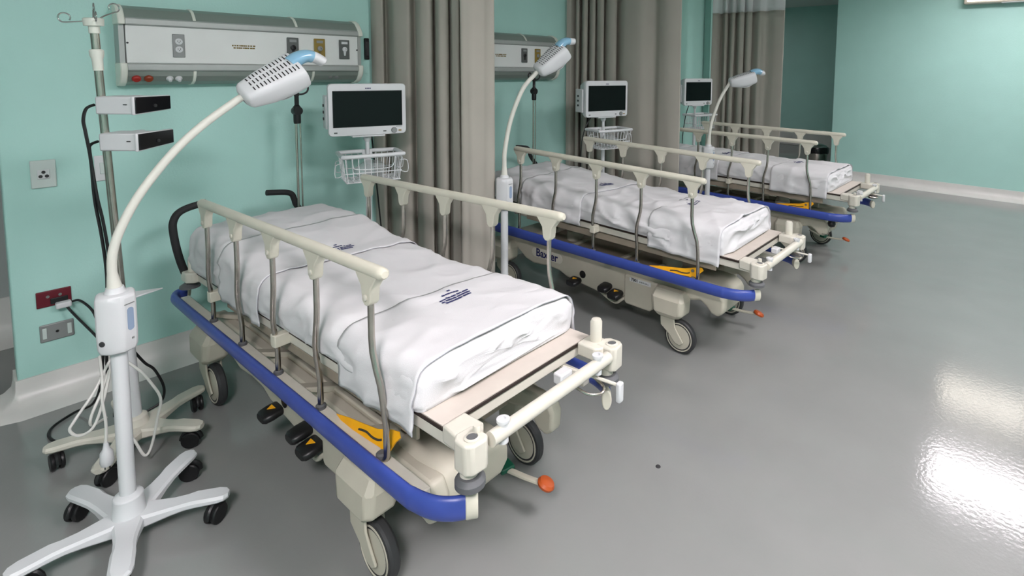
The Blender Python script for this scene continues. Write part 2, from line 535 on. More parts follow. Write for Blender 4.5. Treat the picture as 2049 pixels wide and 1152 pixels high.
# ================================================================== CURTAINS
def curtain(path, z0, zmid, label, seed):
    t = empty('privacy_curtain', (path[0][0], path[0][1], 0))
    ox, oy = path[0]
    P = smooth_path([(x-ox, y-oy, 0) for x, y in path], 8)
    n = len(P)

    def sheet(za, zb, rows, k, amp):
        rings = []
        for i in range(rows+1):
            z = za+(zb-za)*i/rows
            a = amp*(1-(z-z0)/(CEIL-z0)*0.6)
            rings.append([(p.x+a*noise.noise(Vector((j*0.11, z*0.55, seed))), p.y+a*0.7*noise.noise(Vector((j*0.11, z*0.55, seed+9))), z) for j, p in enumerate(P)])
        return MB().loft(rings, caps=False, closed=False)
    sheet(z0, zmid, 22, 0, 0.020).build('cloth', 'curtain', t, solid=0.004, angle=180)
    sheet(zmid, CEIL-0.05, 8, 1, 0.020).build('net_top', 'net', t, solid=0.002, angle=180)
    hem = [(p.x, p.y, zmid) for p in P]
    MB().tube(hem, 0.005, 6).build('hem_band', 'curtain', t)
    xs = [p.x for p in P]
    MB().box(-0.03, 0.25, -1.4, -0.01-oy if False else 0.0, 0, 0.0) if False else None
    tag(t, label, 'curtain', 'privacy curtains between the beds')
    return t


C1 = [(1.925, -0.035), (1.925, -0.10), (1.955, -0.13), (2.00, -0.10), (1.965, -0.21), (1.955, -0.30), (2.00, -0.385), (2.06, -0.37), (2.01, -0.46), (1.995, -0.55), (2.03, -0.60), (2.09, -0.555), (2.04, -0.65),
      (2.02, -0.71), (2.05, -0.745), (2.11, -0.665), (2.06, -0.78), (2.035, -0.83), (2.06, -0.865), (2.13, -0.79), (2.06, -0.885), (2.02, -0.93), (2.055, -0.965), (2.10, -0.985), (2.15, -1.005), (2.19, -1.03), (2.205, -1.015)]
C2 = [(3.935, -0.035), (3.955, -0.07), (4.04, -0.07), (3.98, -0.12), (3.995, -0.15), (4.07, -0.10), (3.99, -0.20), (4.01, -0.235), (4.09, -0.18), (4.01, -0.285), (4.03, -0.32), (4.10, -0.265), (4.02, -0.37), (4.04, -0.42),
      (4.12, -0.36), (4.04, -0.48), (4.06, -0.55), (4.14, -0.50), (4.07, -0.62), (4.045, -0.70), (4.06, -0.85), (4.12, -0.945), (4.085, -1.03), (4.07, -1.12), (4.10, -1.23)]
C3 = [(6.29, -0.36), (6.33, -0.41), (6.42, -0.425), (6.34, -0.50), (6.36, -0.53), (6.43, -0.51), (6.35, -0.595), (6.37, -0.63), (6.44, -0.605), (6.36, -0.695), (6.38, -0.74), (6.45, -0.71), (6.38, -0.79), (6.40, -0.84),
      (6.46, -0.815), (6.39, -0.92), (6.40, -0.97), (6.43, -1.02), (6.40, -1.12), (6.42, -1.23)]
curtain(C1, 0.30, 2.36, 'grey privacy curtain hanging right of the nearest monitor', 1.3)
curtain(C2, 0.30, 2.37, 'grey privacy curtain behind the middle monitor', 4.1)
curtain(C3, 0.30, 2.37, 'farthest grey privacy curtain with white net along its top', 7.7)
for x, y1, lab in ((2.04, -5.2, 'ceiling curtain track above the nearest curtain'), (4.06, -5.2, 'ceiling curtain track above the middle curtain'), (6.40, -5.2, 'ceiling curtain track above the farthest curtain')):
    t = MB().box(x-0.015, x+0.015, y1, -0.02, CEIL-0.05, CEIL-0.0).build('curtain_track', 'white_metal', bevel=0.003)
    tag(t, lab, 'curtain track', 'curtain tracks')


# ================================================================== STAR BASE / CASTERS
def small_caster(parent, x, y, ang, r=0.035, top=0.080):
    c = MB()
    c.cyl((x, y, r*1.2), (x, y, top), 0.009, n=10)
    dx, dy = math.cos(ang), math.sin(ang)
    cx, cy = x+dx*0.012, y+dy*0.012
    nx, ny = -dy, dx
    hood = []
    for k in range(9):
        a = PI*k/8
        hood.append((cx+dx*math.cos(a)*(r*1.02), cy+dy*math.cos(a)*(r*1.02), r+math.sin(a)*(r*1.08)))
    c.tube(hood, 0.010, 8)
    for s in (-1, 1):
        c.lathe([(r*0.55, 0), (r*0.93, 0.002), (r, 0.006), (r, 0.014), (r*0.9, 0.018)], (cx+nx*s*0.004, cy+ny*s*0.004, r), (nx*s, ny*s, 0), 20)
    return c.build('caster', 'black', parent)


def star_base(root, R, off, m, hub_r=0.045, hub_h=0.15, legs=5, casters=True, w0=0.070, w1=0.066):
    hub = MB().lathe([(hub_r*1.25, 0.052), (hub_r*1.25, 0.085), (hub_r*1.05, 0.10), (hub_r*0.98, hub_h-0.01), (hub_r*0.6, hub_h)], n=28).build('base_hub', m, root, bevel=0.003)
    for k in range(legs):
        a = off+2*PI*k/legs
        dx, dy = math.cos(a), math.sin(a)
        nx, ny = -dy, dx
        st = [(0.0, w0*0.62, 0.050, 0.098), (0.06, w0*0.60, 0.052, 0.096), (R*0.45, w0*0.46, 0.066, 0.098), (R*0.60, w1*0.46, 0.074, 0.102), (R*0.70, w1*0.50, 0.078, 0.106), (R*0.95, w1*0.50, 0.078, 0.104), (R*1.03, w1*0.42, 0.079, 0.102), (R*1.07, w1*0.22, 0.080, 0.100)]
        rings = []
        for d, hw_, zb, zt in st:
            c = 0.008
            q = [(-hw_, zb+c), (-hw_+c, zb), (hw_-c, zb), (hw_, zb+c), (hw_, zt-c), (hw_-c, zt), (-hw_+c, zt), (-hw_, zt-c)]
            rings.append([(dx*d+nx*s, dy*d+ny*s, z) for s, z in q])
        MB().loft(rings).build('base_leg', m, root, angle=30)
        if casters:
            small_caster(root, dx*R*0.94, dy*R*0.94, a+1.9+k*0.8)
    return hub


# ================================================================== EXAM LAMPS
def exam_lamp(loc, base_off, dirv, box_z, goose, head_ang, roll, label, box_rot, handle_drop=1.0, head_len=0.225, scale=1.0):
    t = empty('exam_lamp', loc)
    D = Vector((dirv[0], dirv[1], 0)).normalized()
    star_base(t, 0.285, base_off, 'white_metal', 0.044, 0.17)
    zb0, zb1 = box_z-0.205, box_z
    MB().cyl((0, 0, 0.10), (0, 0, zb0+0.01), 0.0235, n=22).build('pole', 'white_metal', t)
    # control box: chamfered hexagonal plan
    c, s = math.cos(box_rot), math.sin(box_rot)
    KB = 0.76
    plan = [(-0.070*KB, 0.045*KB), (-0.072*KB, -0.030*KB), (-0.030*KB, -0.066*KB), (0.024*KB, -0.070*KB), (0.070*KB, -0.036*KB), (0.070*KB, 0.045*KB)]
    plan = [(c*a-s*b, s*a+c*b) for a, b in plan]
    bx = MB()
    rings = []
    for z, k in ((zb0, 0.86), (zb0+0.02, 0.98), (zb0+0.06, 1.0), (zb1-0.03, 1.0), (zb1-0.012, 0.98), (zb1-0.002, 0.80)):
        rings.append([(a*k, b*k, z) for a, b in plan])
    box = bx.loft(rings).build('control_box', 'white', t, bevel=0.006)

    def bp(a, b, z):
        return (c*a-s*b, s*a+c*b, z)
    # label window on the front right facet
    p0, p1 = Vector(bp(0.024*KB, -0.070*KB, 0)), Vector(bp(0.070*KB, -0.036*KB, 0))
    e = (p1-p0).normalized()
    nn = Vector((e.y, -e.x, 0))
    mid = (p0+p1)/2
    pts = []
    for k in range(20):
        a = 2*PI*k/20
        sx_, sz_ = 0.0105*math.cos(a), 0.0105*math.sin(a)
        zc = zb1-0.062 if k < 10 else zb1-0.120
        pts.append((sx_, zc+sz_))
    w = MB()
    fr = [mid+e*a+nn*0.0012+Vector((0, 0, z)) for a, z in pts]
    bk = [mid+e*a-nn*0.004+Vector((0, 0, z)) for a, z in pts]
    w.loft([bk, fr]).build('indicator_window', 'grey_blue', box)
    w = MB()
    for k in range(7):
        q0 = mid+e*(-0.016+k*0.0048)+nn*0.001+Vector((0, 0, zb1-0.038))
        w.obox(q0, e, nn, (0, 0, 1), 0.0038, 0.001, 0.0035)
    w.build('maker_print', 'plate', box)['kind'] = 'stuff'
    q0 = mid+e*0.004+nn*0.001+Vector((0, 0, zb1-0.160))
    MB().obox(q0, e, nn, (0, 0, 1), 0.007, 0.002, 0.006).build('button', 'plate', box)
    lp = Vector(bp(-0.0715, -0.018, zb0+0.058))
    MB().lathe([(0.009, -0.003), (0.009, 0.002), (0.006, 0.003)], bp(-0.053*KB, -0.0475*KB, zb0+0.045), (-0.65*c+0.76*s, -0.65*s-0.76*c, 0), 14).build('socket', 'rubber', box)
    # collar and gooseneck
    MB().lathe([(0.032, box_z-0.006), (0.026, box_z+0.008), (0.024, box_z+0.016)], n=22).build('collar', 'white', t)
    G = smooth_path([D*d+Vector((0, 0, z)) for d, z in goose], 8)
    k = len(G)
    rr = [0.0142+0.009*max(0, 1-i/7.0) if i < 7 else (0.0142 if i < k-5 else 0.0142+0.002*(i-k+5)) for i in range(k)]
    MB().tube(G, [x*scale if False else x for x in rr], 16).build('gooseneck', 'goose', t)
    # head
    A = (D*math.cos(head_ang)+Vector((0, 0, math.sin(head_ang)))).normalized()
    N0 = (Vector((0, 0, 1))-A*A.z).normalized()
    S0 = A.cross(N0)
    N = N0*math.cos(roll)+S0*math.sin(roll)      # vent side normal
    B = A.cross(N)
    O = G[-1]
    L = head_len

    def ring(d, w_, tn, tp, p=3.2, n=36):
        out = []
        for j in range(n):
            a = 2*PI*j/n
            cc, ss = math.cos(a), math.sin(a)
            x = w_/2*abs(cc)**(2/p)*(1 if cc >= 0 else -1)
            y = (tp if ss >= 0 else tn)*abs(ss)**(2/p)*(1 if ss >= 0 else -1)
            out.append(O+A*d+B*x+N*y)
        return out
    prof = [(-0.008, 0.060, 0.024, 0.022), (0.0, 0.092, 0.036, 0.034), (0.010, 0.104, 0.044, 0.040), (L*0.35, 0.130, 0.064, 0.047), (L*0.7, 0.148, 0.070, 0.050), (L*0.92, 0.156, 0.062, 0.052), (L*0.985, 0.153, 0.054, 0.050), (L, 0.138, 0.044, 0.042)]
    MB().loft([ring(*q) for q in prof]).build('lamp_head', 'white', t, angle=32)
    sl = MB()

    def at(d):
        for p0_, p1_ in zip(prof, prof[1:]):
            if p0_[0] <= d <= p1_[0]:
                f_ = (d-p0_[0])/(p1_[0]-p0_[0])
                return p0_[1]+(p1_[1]-p0_[1])*f_, p0_[3]+(p1_[3]-p0_[3])*f_
        return prof[-1][1], prof[-1][3]
    for i in range(13):
        d = L*0.17+i*(L*0.75/12)
        w_, tp = at(d)
        hw_ = w_*0.36
        for j in (-1, 0, 1):
            xc = j*hw_*0.68

            def ys(x):
                return tp*max(0.0, 1-abs(2*x/w_)**3.2)**(1/3.2)
            x0, x1 = xc-hw_*0.21, xc+hw_*0.21
            dirb = (B*(x1-x0)+N*(ys(x1)-ys(x0))).normalized()
            sl.obox(O+A*d+B*xc+N*((ys(x0)+ys(x1)+2*ys(xc))/4-0.0002), A, dirb, A.cross(dirb), 0.0040, x1-x0, 0.0030)
    sl.build('vent_slots', 'black', t)['kind'] = 'stuff'
    # light lens on the underside
    MB().lathe([(0.052, 0), (0.050, 0.006), (0.040, 0.010)], O+A*(L*0.6)-N*0.064, -N, 28).build('lens', 'white', t)
    # arched handle at the front
    Z = Vector((0, 0, 1))
    dn = (-N0)
    hp = [O+A*(L*0.90)+N0*0.030, O+A*(L*1.05)+N0*0.036, O+A*(L*1.20)+N0*0.030, O+A*(L*1.32)+N0*0.008, O+A*(L*1.41)+dn*0.025*handle_drop]
    H = smooth_path(hp, 6)
    hb = MB()
    cut = int(len(H)*0.66)
    sd = S0
    rings = []
    tipr = []
    for i, q in enumerate(H):
        f = i/(len(H)-1)
        tg = (H[min(i+1, len(H)-1)]-H[max(i-1, 0)]).normalized()
        n_ = tg.cross(sd).normalized()
        wv = 0.046-0.012*f
        th = 0.032-0.012*f
        if i == len(H)-1:
            wv *= 0.72
            th *= 0.6
        rg = [q+sd*(wv*math.cos(a))+n_*(th*math.sin(a)) for a in [2*PI*j/18 for j in range(18)]]
        if i <= cut:
            rings.append(rg)
        if i >= cut:
            tipr.append(rg)
    hd = MB().loft(rings).build('handle', 'clear_blue', t, angle=60)
    MB().loft(tipr).build('handle_tip', 'white', hd, angle=60)
    tag(t, label, 'exam lamp', 'gooseneck exam lamps')
    return t


exam_lamp((0.303, -1.335, 0), math.radians(112.6), (1, -0.12), 0.895,
          [(0.0, 0.900), (-0.004, 0.97), (0.003, 1.04), (0.030, 1.120), (0.083, 1.223), (0.171, 1.345), (0.262, 1.440), (0.372, 1.528), (0.400, 1.545)],
          math.radians(29), math.radians(38), 'large white gooseneck exam lamp standing left of the nearest stretcher', math.radians(-8))
exam_lamp((2.25, -1.07, 0), math.radians(60), (1, -0.5), 0.965,
          [(0.0, 0.970), (0.0, 1.05), (0.004, 1.14), (0.042, 1.331), (0.118, 1.522), (0.200, 1.620), (0.225, 1.642)],
          math.radians(40), math.radians(24), 'white gooseneck exam lamp between the nearest curtain and the middle stretcher', math.radians(-35), handle_drop=0.3)
exam_lamp((4.48, -1.32, 0), math.radians(20), (0.62, -0.78), 0.965,
          [(0.0, 0.970), (0.006, 1.08), (0.026, 1.205), (0.088, 1.389), (0.150, 1.505), (0.178, 1.548)],
          math.radians(16), math.radians(10), 'farthest white gooseneck exam lamp, beside the farthest stretcher', math.radians(-40), handle_drop=-0.2)


# ================================================================== IV STAND WITH PUMPS
IVX, IVY = 0.42, -0.75
iv = empty('iv_stand', (IVX, IVY, 0))
star_base(iv, 0.275, math.radians(165.5), 'cream_metal', 0.042, 0.14, w0=0.078, w1=0.066)
LEAN = -0.030        # the slim pole leans a little along x per metre


def ivp(z, dx=0.0, dy=0.0):
    return (LEAN*z+dx, dy, z)


MB().cyl(ivp(0.10), ivp(0.66), 0.027, n=20).build('lower_tube', 'white_metal', iv)
MB().cyl(ivp(0.66), ivp(0.68), 0.029, n=20).build('collar', 'white', iv)
MB().cyl(ivp(0.66), ivp(1.82), 0.0145, n=18).build('pole', 'steel', iv)
MB().lathe([(0.017, 0), (0.018, 0.045), (0.023, 0.062), (0.024, 0.080), (0.019, 0.086)], ivp(1.635), (LEAN, 0, 1), 20).build('height_knob', 'cap', iv)
MB().lathe([(0.018, 0), (0.018, 0.028), (0.032, 0.030), (0.034, 0.058), (0.028, 0.062)], ivp(1.785), (LEAN, 0, 1), 22).build('top_cap', 'cap', iv)
for a, z1_, z2_ in ((172, -0.004, -0.010), (12, 0.022, 0.040), (80, 0.045, 0.040), (268, 0.0, -0.005)):
    a = math.radians(a)
    d = Vector((math.cos(a), math.sin(a), 0))
    o_ = Vector(ivp(1.835))
    pth = [o_+d*0.008, o_+d*0.035+Vector((0, 0, z1_)), o_+d*(0.07 if math.cos(a) > 0 else 0.085)+Vector((0, 0, z2_))]
    e = pth[-1]
    for k in range(1, 9):
        th = -PI/2+2*PI*k/9.5
        pth.append(e+d*(0.018*math.cos(th))+Vector((0, 0, 0.018+0.018*math.sin(th))))
    MB().tube(smooth_path(pth, 3), 0.0028, 8).build('hook', 'chrome', iv)
# small bracket plate on the lower tube (tip of a tray seen beside the lamp box)
MB().prism([(0.0, -0.04), (0.0, 0.05), (0.12, 0.0)], 0.665, 0.672, 'z').build('tray', 'white', iv, bevel=0.002)
tag(iv, 'steel pole IV stand with ivory five-leg base beside the wall', 'IV stand')


def pump(z, label):
    t = empty('infusion_pump', (IVX+LEAN*z+0.067, IVY-0.052, z))
    t.rotation_euler = (0, 0, math.radians(-45))
    # local: -y is the white side face, +x the black front
    MB().box(-0.078, 0.066, -0.055, 0.060, -0.036, 0.036).build('body', 'white', t, bevel=0.006)
    MB().prism([(-0.062, -0.038), (0.152, -0.030), (0.152, 0.034), (-0.062, 0.038)], 0.064, 0.076, 'x').build('bezel', 'white', t, bevel=0.004)
    MB().prism([(-0.056, -0.033), (0.148, -0.027), (0.148, 0.031), (-0.056, 0.034)], 0.074, 0.080, 'x').build('display', 'window', t, bevel=0.002)
    MB().cyl((0.079, 0.05, -0.006), (0.085, 0.05, -0.006), 0.007, n=14).build('button', 'rubber', t)
    MB().box(0.03, 0.045, -0.0565, -0.054, 0.002, 0.006).build('slot', 'black', t)
    MB().cyl((-0.012, 0.075, -0.03), (-0.012, 0.075, 0.035), 0.020, n=16).build('clamp', 'white_metal', t)
    tag(t, label, 'infusion pump', 'pumps on the IV stand')
    return t


pump(1.495, 'white box with black display, upper of two on the IV pole')
pump(1.345, 'white box with black display, lower of two on the IV pole')


def cable(name, pts, r, m, label, n=6):
    o_ = Vector(pts[0])
    o = MB().tube(smooth_path([Vector(p)-o_ for p in pts], n), r, 8).build(name, m)
    o.location = o_
    tag(o, label, 'cable')
    return o


cable('power_cable', [(0.352, -0.745, 1.496), (0.325, -0.76, 1.482), (0.312, -0.78, 1.439), (0.314, -0.80, 1.389), (0.324, -0.80, 1.278), (0.328, -0.8, 1.114), (0.341, -0.8, 0.967), (0.349, -0.8, 0.818), (0.345, -0.8, 0.692),
                      (0.337, -0.78, 0.566), (0.330, -0.70, 0.397), (0.335, -0.52, 0.20), (0.32, -0.36, 0.06), (0.267, -0.28, 0.012), (0.194, -0.334, 0.010), (0.168, -0.397, 0.010), (0.178, -0.473, 0.010), (0.22, -0.53, 0.010)],
      0.0058, 'cable_black', 'black cable from the upper pump trailing down onto the floor')
cable('power_cable', [(0.356, -0.745, 1.345), (0.330, -0.765, 1.335), (0.324, -0.79, 1.305), (0.334, -0.81, 1.134), (0.347, -0.81, 1.028), (0.358, -0.81, 0.879), (0.356, -0.81, 0.731), (0.346, -0.80, 0.584), (0.335, -0.78, 0.45), (0.338, -0.74, 0.34)],
      0.0058, 'cable_black', 'black cable hanging from the lower pump down the IV pole')
cable('power_cable', [(0.435, -0.715, 0.40), (0.47, -0.70, 0.33), (0.503, -0.70, 0.283), (0.532, -0.70, 0.187), (0.518, -0.70, 0.125), (0.465, -0.70, 0.105)],
      0.0055, 'cable_black', 'short black cable looping right of the IV stand tube')
cable('coiled_cable', [(0.375, -0.80, 0.47), (0.33, -0.86, 0.45), (0.275, -0.92, 0.377), (0.213, -0.95, 0.305), (0.197, -0.95, 0.270), (0.224, -0.95, 0.236), (0.267, -0.94, 0.250), (0.305, -0.92, 0.347), (0.33, -0.88, 0.43), (0.30, -0.90, 0.36),
                       (0.262, -0.93, 0.29), (0.262, -0.92, 0.245), (0.31, -0.88, 0.235)], 0.0052, 'cable_white', 'white cable loops hanging left of the IV stand tube')
cable('coiled_cable', [(0.385, -0.80, 0.42), (0.43, -0.84, 0.365), (0.452, -0.90, 0.330), (0.478, -0.93, 0.258), (0.463, -0.93, 0.177), (0.438, -0.94, 0.075), (0.412, -0.95, 0.050), (0.386, -0.94, 0.120), (0.372, -0.93, 0.150)], 0.0052, 'cable_white',
      'white cable loop hanging right of the lamp pole over the IV base')
pk = empty('hanging_plug', (0.289, -1.05, 0.0))
MB().tube(smooth_path([(0.012, 0.16, 0.50), (0.0, 0.02, 0.46), (-0.006, 0, 0.395), (0.0, 0, 0.30), (-0.004, 0, 0.22)], 6), 0.005, 8).build('lead', 'cable_white', pk)
MB().lathe([(0.007, 0.225), (0.011, 0.20), (0.020, 0.185), (0.022, 0.150), (0.018, 0.135)], (-0.004, 0, 0), n=16).build('body', 'white', pk)
for dx in (-0.007, 0.007):
    MB().box(-0.004+dx-0.002, -0.004+dx+0.002, -0.001, 0.001, 0.117, 0.137).build('prong', 'chrome', pk)
tag(pk, 'white power plug dangling behind the lamp pole', 'plug')


# ================================================================== MONITORS ON STANDS
def monitor_set(x, y, rz, ids):
    # stand
    s = empty('monitor_stand', (x, y, 0), rz)
    star_base(s, 0.175, math.radians(90), 'white_metal', 0.04, 0.13)
    MB().cyl((0, 0, 0.12), (0, 0, 1.10), 0.017, n=18).build('pole', 'white_metal', s)
    MB().cyl((0, 0, 1.10), (0, 0, 1.240), 0.012, n=16).build('upper_pole', 'white_metal', s)
    MB().lathe([(0.012, 1.200), (0.024, 1.220), (0.024, 1.237)], n=18).build('neck', 'white_metal', s)
    MB().box(-0.095, 0.095, -0.06, 0.06, 1.237, 1.247).build('mount_plate', 'white_metal', s, bevel=0.003)
    # basket
    bz0, bz1 = 0.985, 1.140
    W1, D0, D1 = 0.168, 0.02, -0.190
    bk = MB().tube(smooth_path([(-W1, D0-0.03, bz1), (-W1+0.03, D0, bz1), (W1-0.03, D0, bz1), (W1, D0-0.03, bz1), (W1, D1+0.03, bz1), (W1-0.03, D1, bz1), (-W1+0.03, D1, bz1), (-W1, D1+0.03, bz1)], 4, closed=True), 0.0125, 10, closed=True).build('basket_rim', 'white_metal', s)
    wr = 0.0026
    k = 0.90

    def wire(pts):
        MB().tube(pts, wr, 6).build('wire', 'white_metal', bk)
    for i in range(10):
        f = -1+2*i/9
        wire([(f*W1*0.95, D1, bz1), (f*W1*k*0.95, D1+0.012, bz0)])
        wire([(f*W1*0.95, D0, bz1), (f*W1*k*0.95, D0-0.012, bz0)])
        wire([(f*W1*k*0.95, D1+0.012, bz0), (f*W1*k*0.95, D0-0.012, bz0)])
    for i in range(1, 6):
        yy = D0+(D1-D0)*i/6
        for sx in (-1, 1):
            wire([(sx*W1, yy, bz1), (sx*W1*k, yy, bz0)])
        wire([(-W1*k, yy, bz0), (W1*k, yy, bz0)])
    for zz, kk in ((bz0, k), (bz0+0.055, k+0.035)):
        dd = 0.012 if zz == bz0 else 0.008
        MB().tube([(-W1*kk, D0-dd, zz), (W1*kk, D0-dd, zz), (W1*kk, D1+dd, zz), (-W1*kk, D1+dd, zz)], wr*1.2, 6, closed=True).build('wire_hoop', 'white_metal', bk)
    wire(smooth_path([(-W1*0.72, D1-0.004, bz1), (-W1*0.70, D1-0.004, bz1-0.05), (-W1*0.55, D1-0.002, bz1-0.075), (W1*0.45, D1-0.002, bz1-0.078), (W1*0.66, D1-0.004, bz1-0.05), (W1*0.70, D1-0.004, bz1)], 5))
    for sx in (-1, 1):
        q = sx*W1*1.0
        wire(smooth_path([(q*0.95, -0.07, bz1-0.035), (q*1.14, -0.07, bz1-0.04), (q*1.14, -0.07, bz1-0.10), (q*0.93, -0.07, bz1-0.10)], 3))
        wire(smooth_path([(q*0.95, -0.14, bz1-0.045), (q*1.2, -0.14, bz1-0.05), (q*1.22, -0.14, bz1-0.12), (q*0.93, -0.14, bz1-0.11)], 3))
    MB().box(-0.03, 0.03, D0-0.012, D0+0.004, bz1-0.035, bz1+0.012).build('clamp_plate', 'white_metal', s, bevel=0.003)
    tag(s, ids[0], 'monitor stand', 'wheeled monitor stands')
    # monitor
    m = empty('patient_monitor', (x, y, 1.247), rz)
    w, h = 0.2235, 0.312
    body = MB()
    rings = []
    for yy, kx, kz in ((0.115, 0.70, 0.70), (0.10, 0.80, 0.80), (0.02, 0.93, 0.93), (-0.025, 1.0, 1.0), (-0.05, 1.0, 1.0), (-0.056, 0.985, 0.985)):
        rr = 0.022
        pts = []
        for cx, cz, a0 in ((w*kx-rr, h/2*kz-rr, 0), (-(w*kx-rr), h/2*kz-rr, 90), (-(w*kx-rr), -(h/2*kz-rr), 180), (w*kx-rr, -(h/2*kz-rr), 270)):
            for q in range(5):
                a = math.radians(a0+q*22.5)
                pts.append((cx+rr*math.cos(a), yy, h/2+cz+rr*math.sin(a)))
        rings.append(pts)
    body.loft(rings).build('housing', 'white', m, angle=35)
    MB().box(-0.199, 0.199, -0.0585, -0.052, 0.052, 0.270).build('screen_frame', 'rubber', m, bevel=0.001)
    MB().box(-0.196, 0.196, -0.0600, -0.058, 0.055, 0.267).build('screen', 'screen', m)
    MB().lathe([(0.0175, 0), (0.0175, 0.008), (0.014, 0.012)], (0.148, -0.055, 0.024), (0, -1, 0), 24).build('dial', 'plate', m)
    lm = MB()
    for i in range(4):
        lm.box(-0.016+i*0.0085, -0.0095+i*0.0085, -0.0572, -0.0555, 0.281, 0.287)
    lm.build('maker_print', 'navy', m)['kind'] = 'stuff'
    lm = MB()
    for i in range(6):
        lm.box(0.160+i*0.0062, 0.1645+i*0.0062, -0.0572, -0.0555, 0.0445, 0.048)
    lm.build('model_print', 'plate', m)['kind'] = 'stuff'
    for xc, mm in ((-0.185, 'dark_plate'), (0.093, 'dark_plate'), (0.184, 'gold_plate')):
        MB().box(xc-0.009, xc+0.009, -0.0575, -0.055, 0.017, 0.025).build('key', mm, m, bevel=0.001)
    MB().cyl((-0.160, -0.055, 0.021), (-0.160, -0.0585, 0.021), 0.004, n=10).build('status_light', 'white', m)
    # parameter module on the left side
    MB().box(-0.232, -0.19, -0.01, 0.095, 0.04, 0.24).build('side_module', 'white', m, bevel=0.006)
    for zc in (0.10, 0.14, 0.18):
        MB().cyl((-0.231, 0.05, zc), (-0.238, 0.05, zc), 0.009, n=12).build('module_port', 'rubber', m)
    tag(m, ids[1], 'monitor', 'patient monitors')
    return s, m


monitor_set(1.625, -0.515, math.radians(-16), ('wheeled white stand with wire basket under the nearest monitor', 'large patient monitor with dark screen behind the nearest stretcher'))
monitor_set(3.68, -0.72, math.radians(-15), ('wheeled white stand with wire basket under the middle monitor', 'patient monitor with dark screen in front of the middle curtain'))
monitor_set(5.66, -0.50, math.radians(-16), ('wheeled white stand with wire basket under the farthest monitor', 'smallest and farthest patient monitor beside the farthest curtain'))


def crumpled(loc, sx, sy, sz, label, seed, m='clear_bag'):
    rings = []
    n, k = 22, 12
    for i in range(k+1):
        ph = PI*i/k
        rg = []
        for j in range(n):
            th = 2*PI*j/n
            d = Vector((math.cos(th)*math.sin(ph), math.sin(th)*math.sin(ph), math.cos(ph)))
            q = 1+0.28*noise.noise(d*2.6+Vector((seed, 0, 0)))+0.12*noise.noise(d*6+Vector((0, seed, 0)))
            rg.append((d.x*sx*q, d.y*sy*q, sz+d.z*sz*q))
        rings.append(rg)
    o = MB().loft(rings).build('plastic_bag', m, angle=25)
    o.location = loc
    return tag(o, label, 'bag', 'bags in the monitor baskets')


crumpled((1.60, -0.60, 0.992), 0.10, 0.06, 0.05, 'crumpled clear plastic bag in the nearest wire basket', 2.2)
crumpled((3.645, -0.815, 0.992), 0.10, 0.06, 0.05, 'crumpled clear plastic bag in the middle wire basket', 5.2)
cable('monitor_cable', [(1.70, -0.42, 1.24), (1.72, -0.40, 1.15), (1.73, -0.42, 0.9), (1.74, -0.45, 0.6), (1.76, -0.46, 0.25), (1.78, -0.48, 0.02)], 0.005, 'cable_black', 'black cable hanging below the nearest monitor')
cable('monitor_cable', [(3.60, -0.66, 1.26), (3.53, -0.63, 1.12), (3.50, -0.62, 0.9), (3.52, -0.62, 0.4), (3.55, -0.60, 0.02)], 0.005, 'cable_black', 'black cable hanging below the middle monitor')
cable('monitor_cable', [(5.52, -0.50, 1.25), (5.48, -0.48, 1.1), (5.46, -0.46, 0.8), (5.48, -0.46, 0.3), (5.5, -0.45, 0.02)], 0.005, 'cable_black', 'black cable hanging below the farthest monitor')


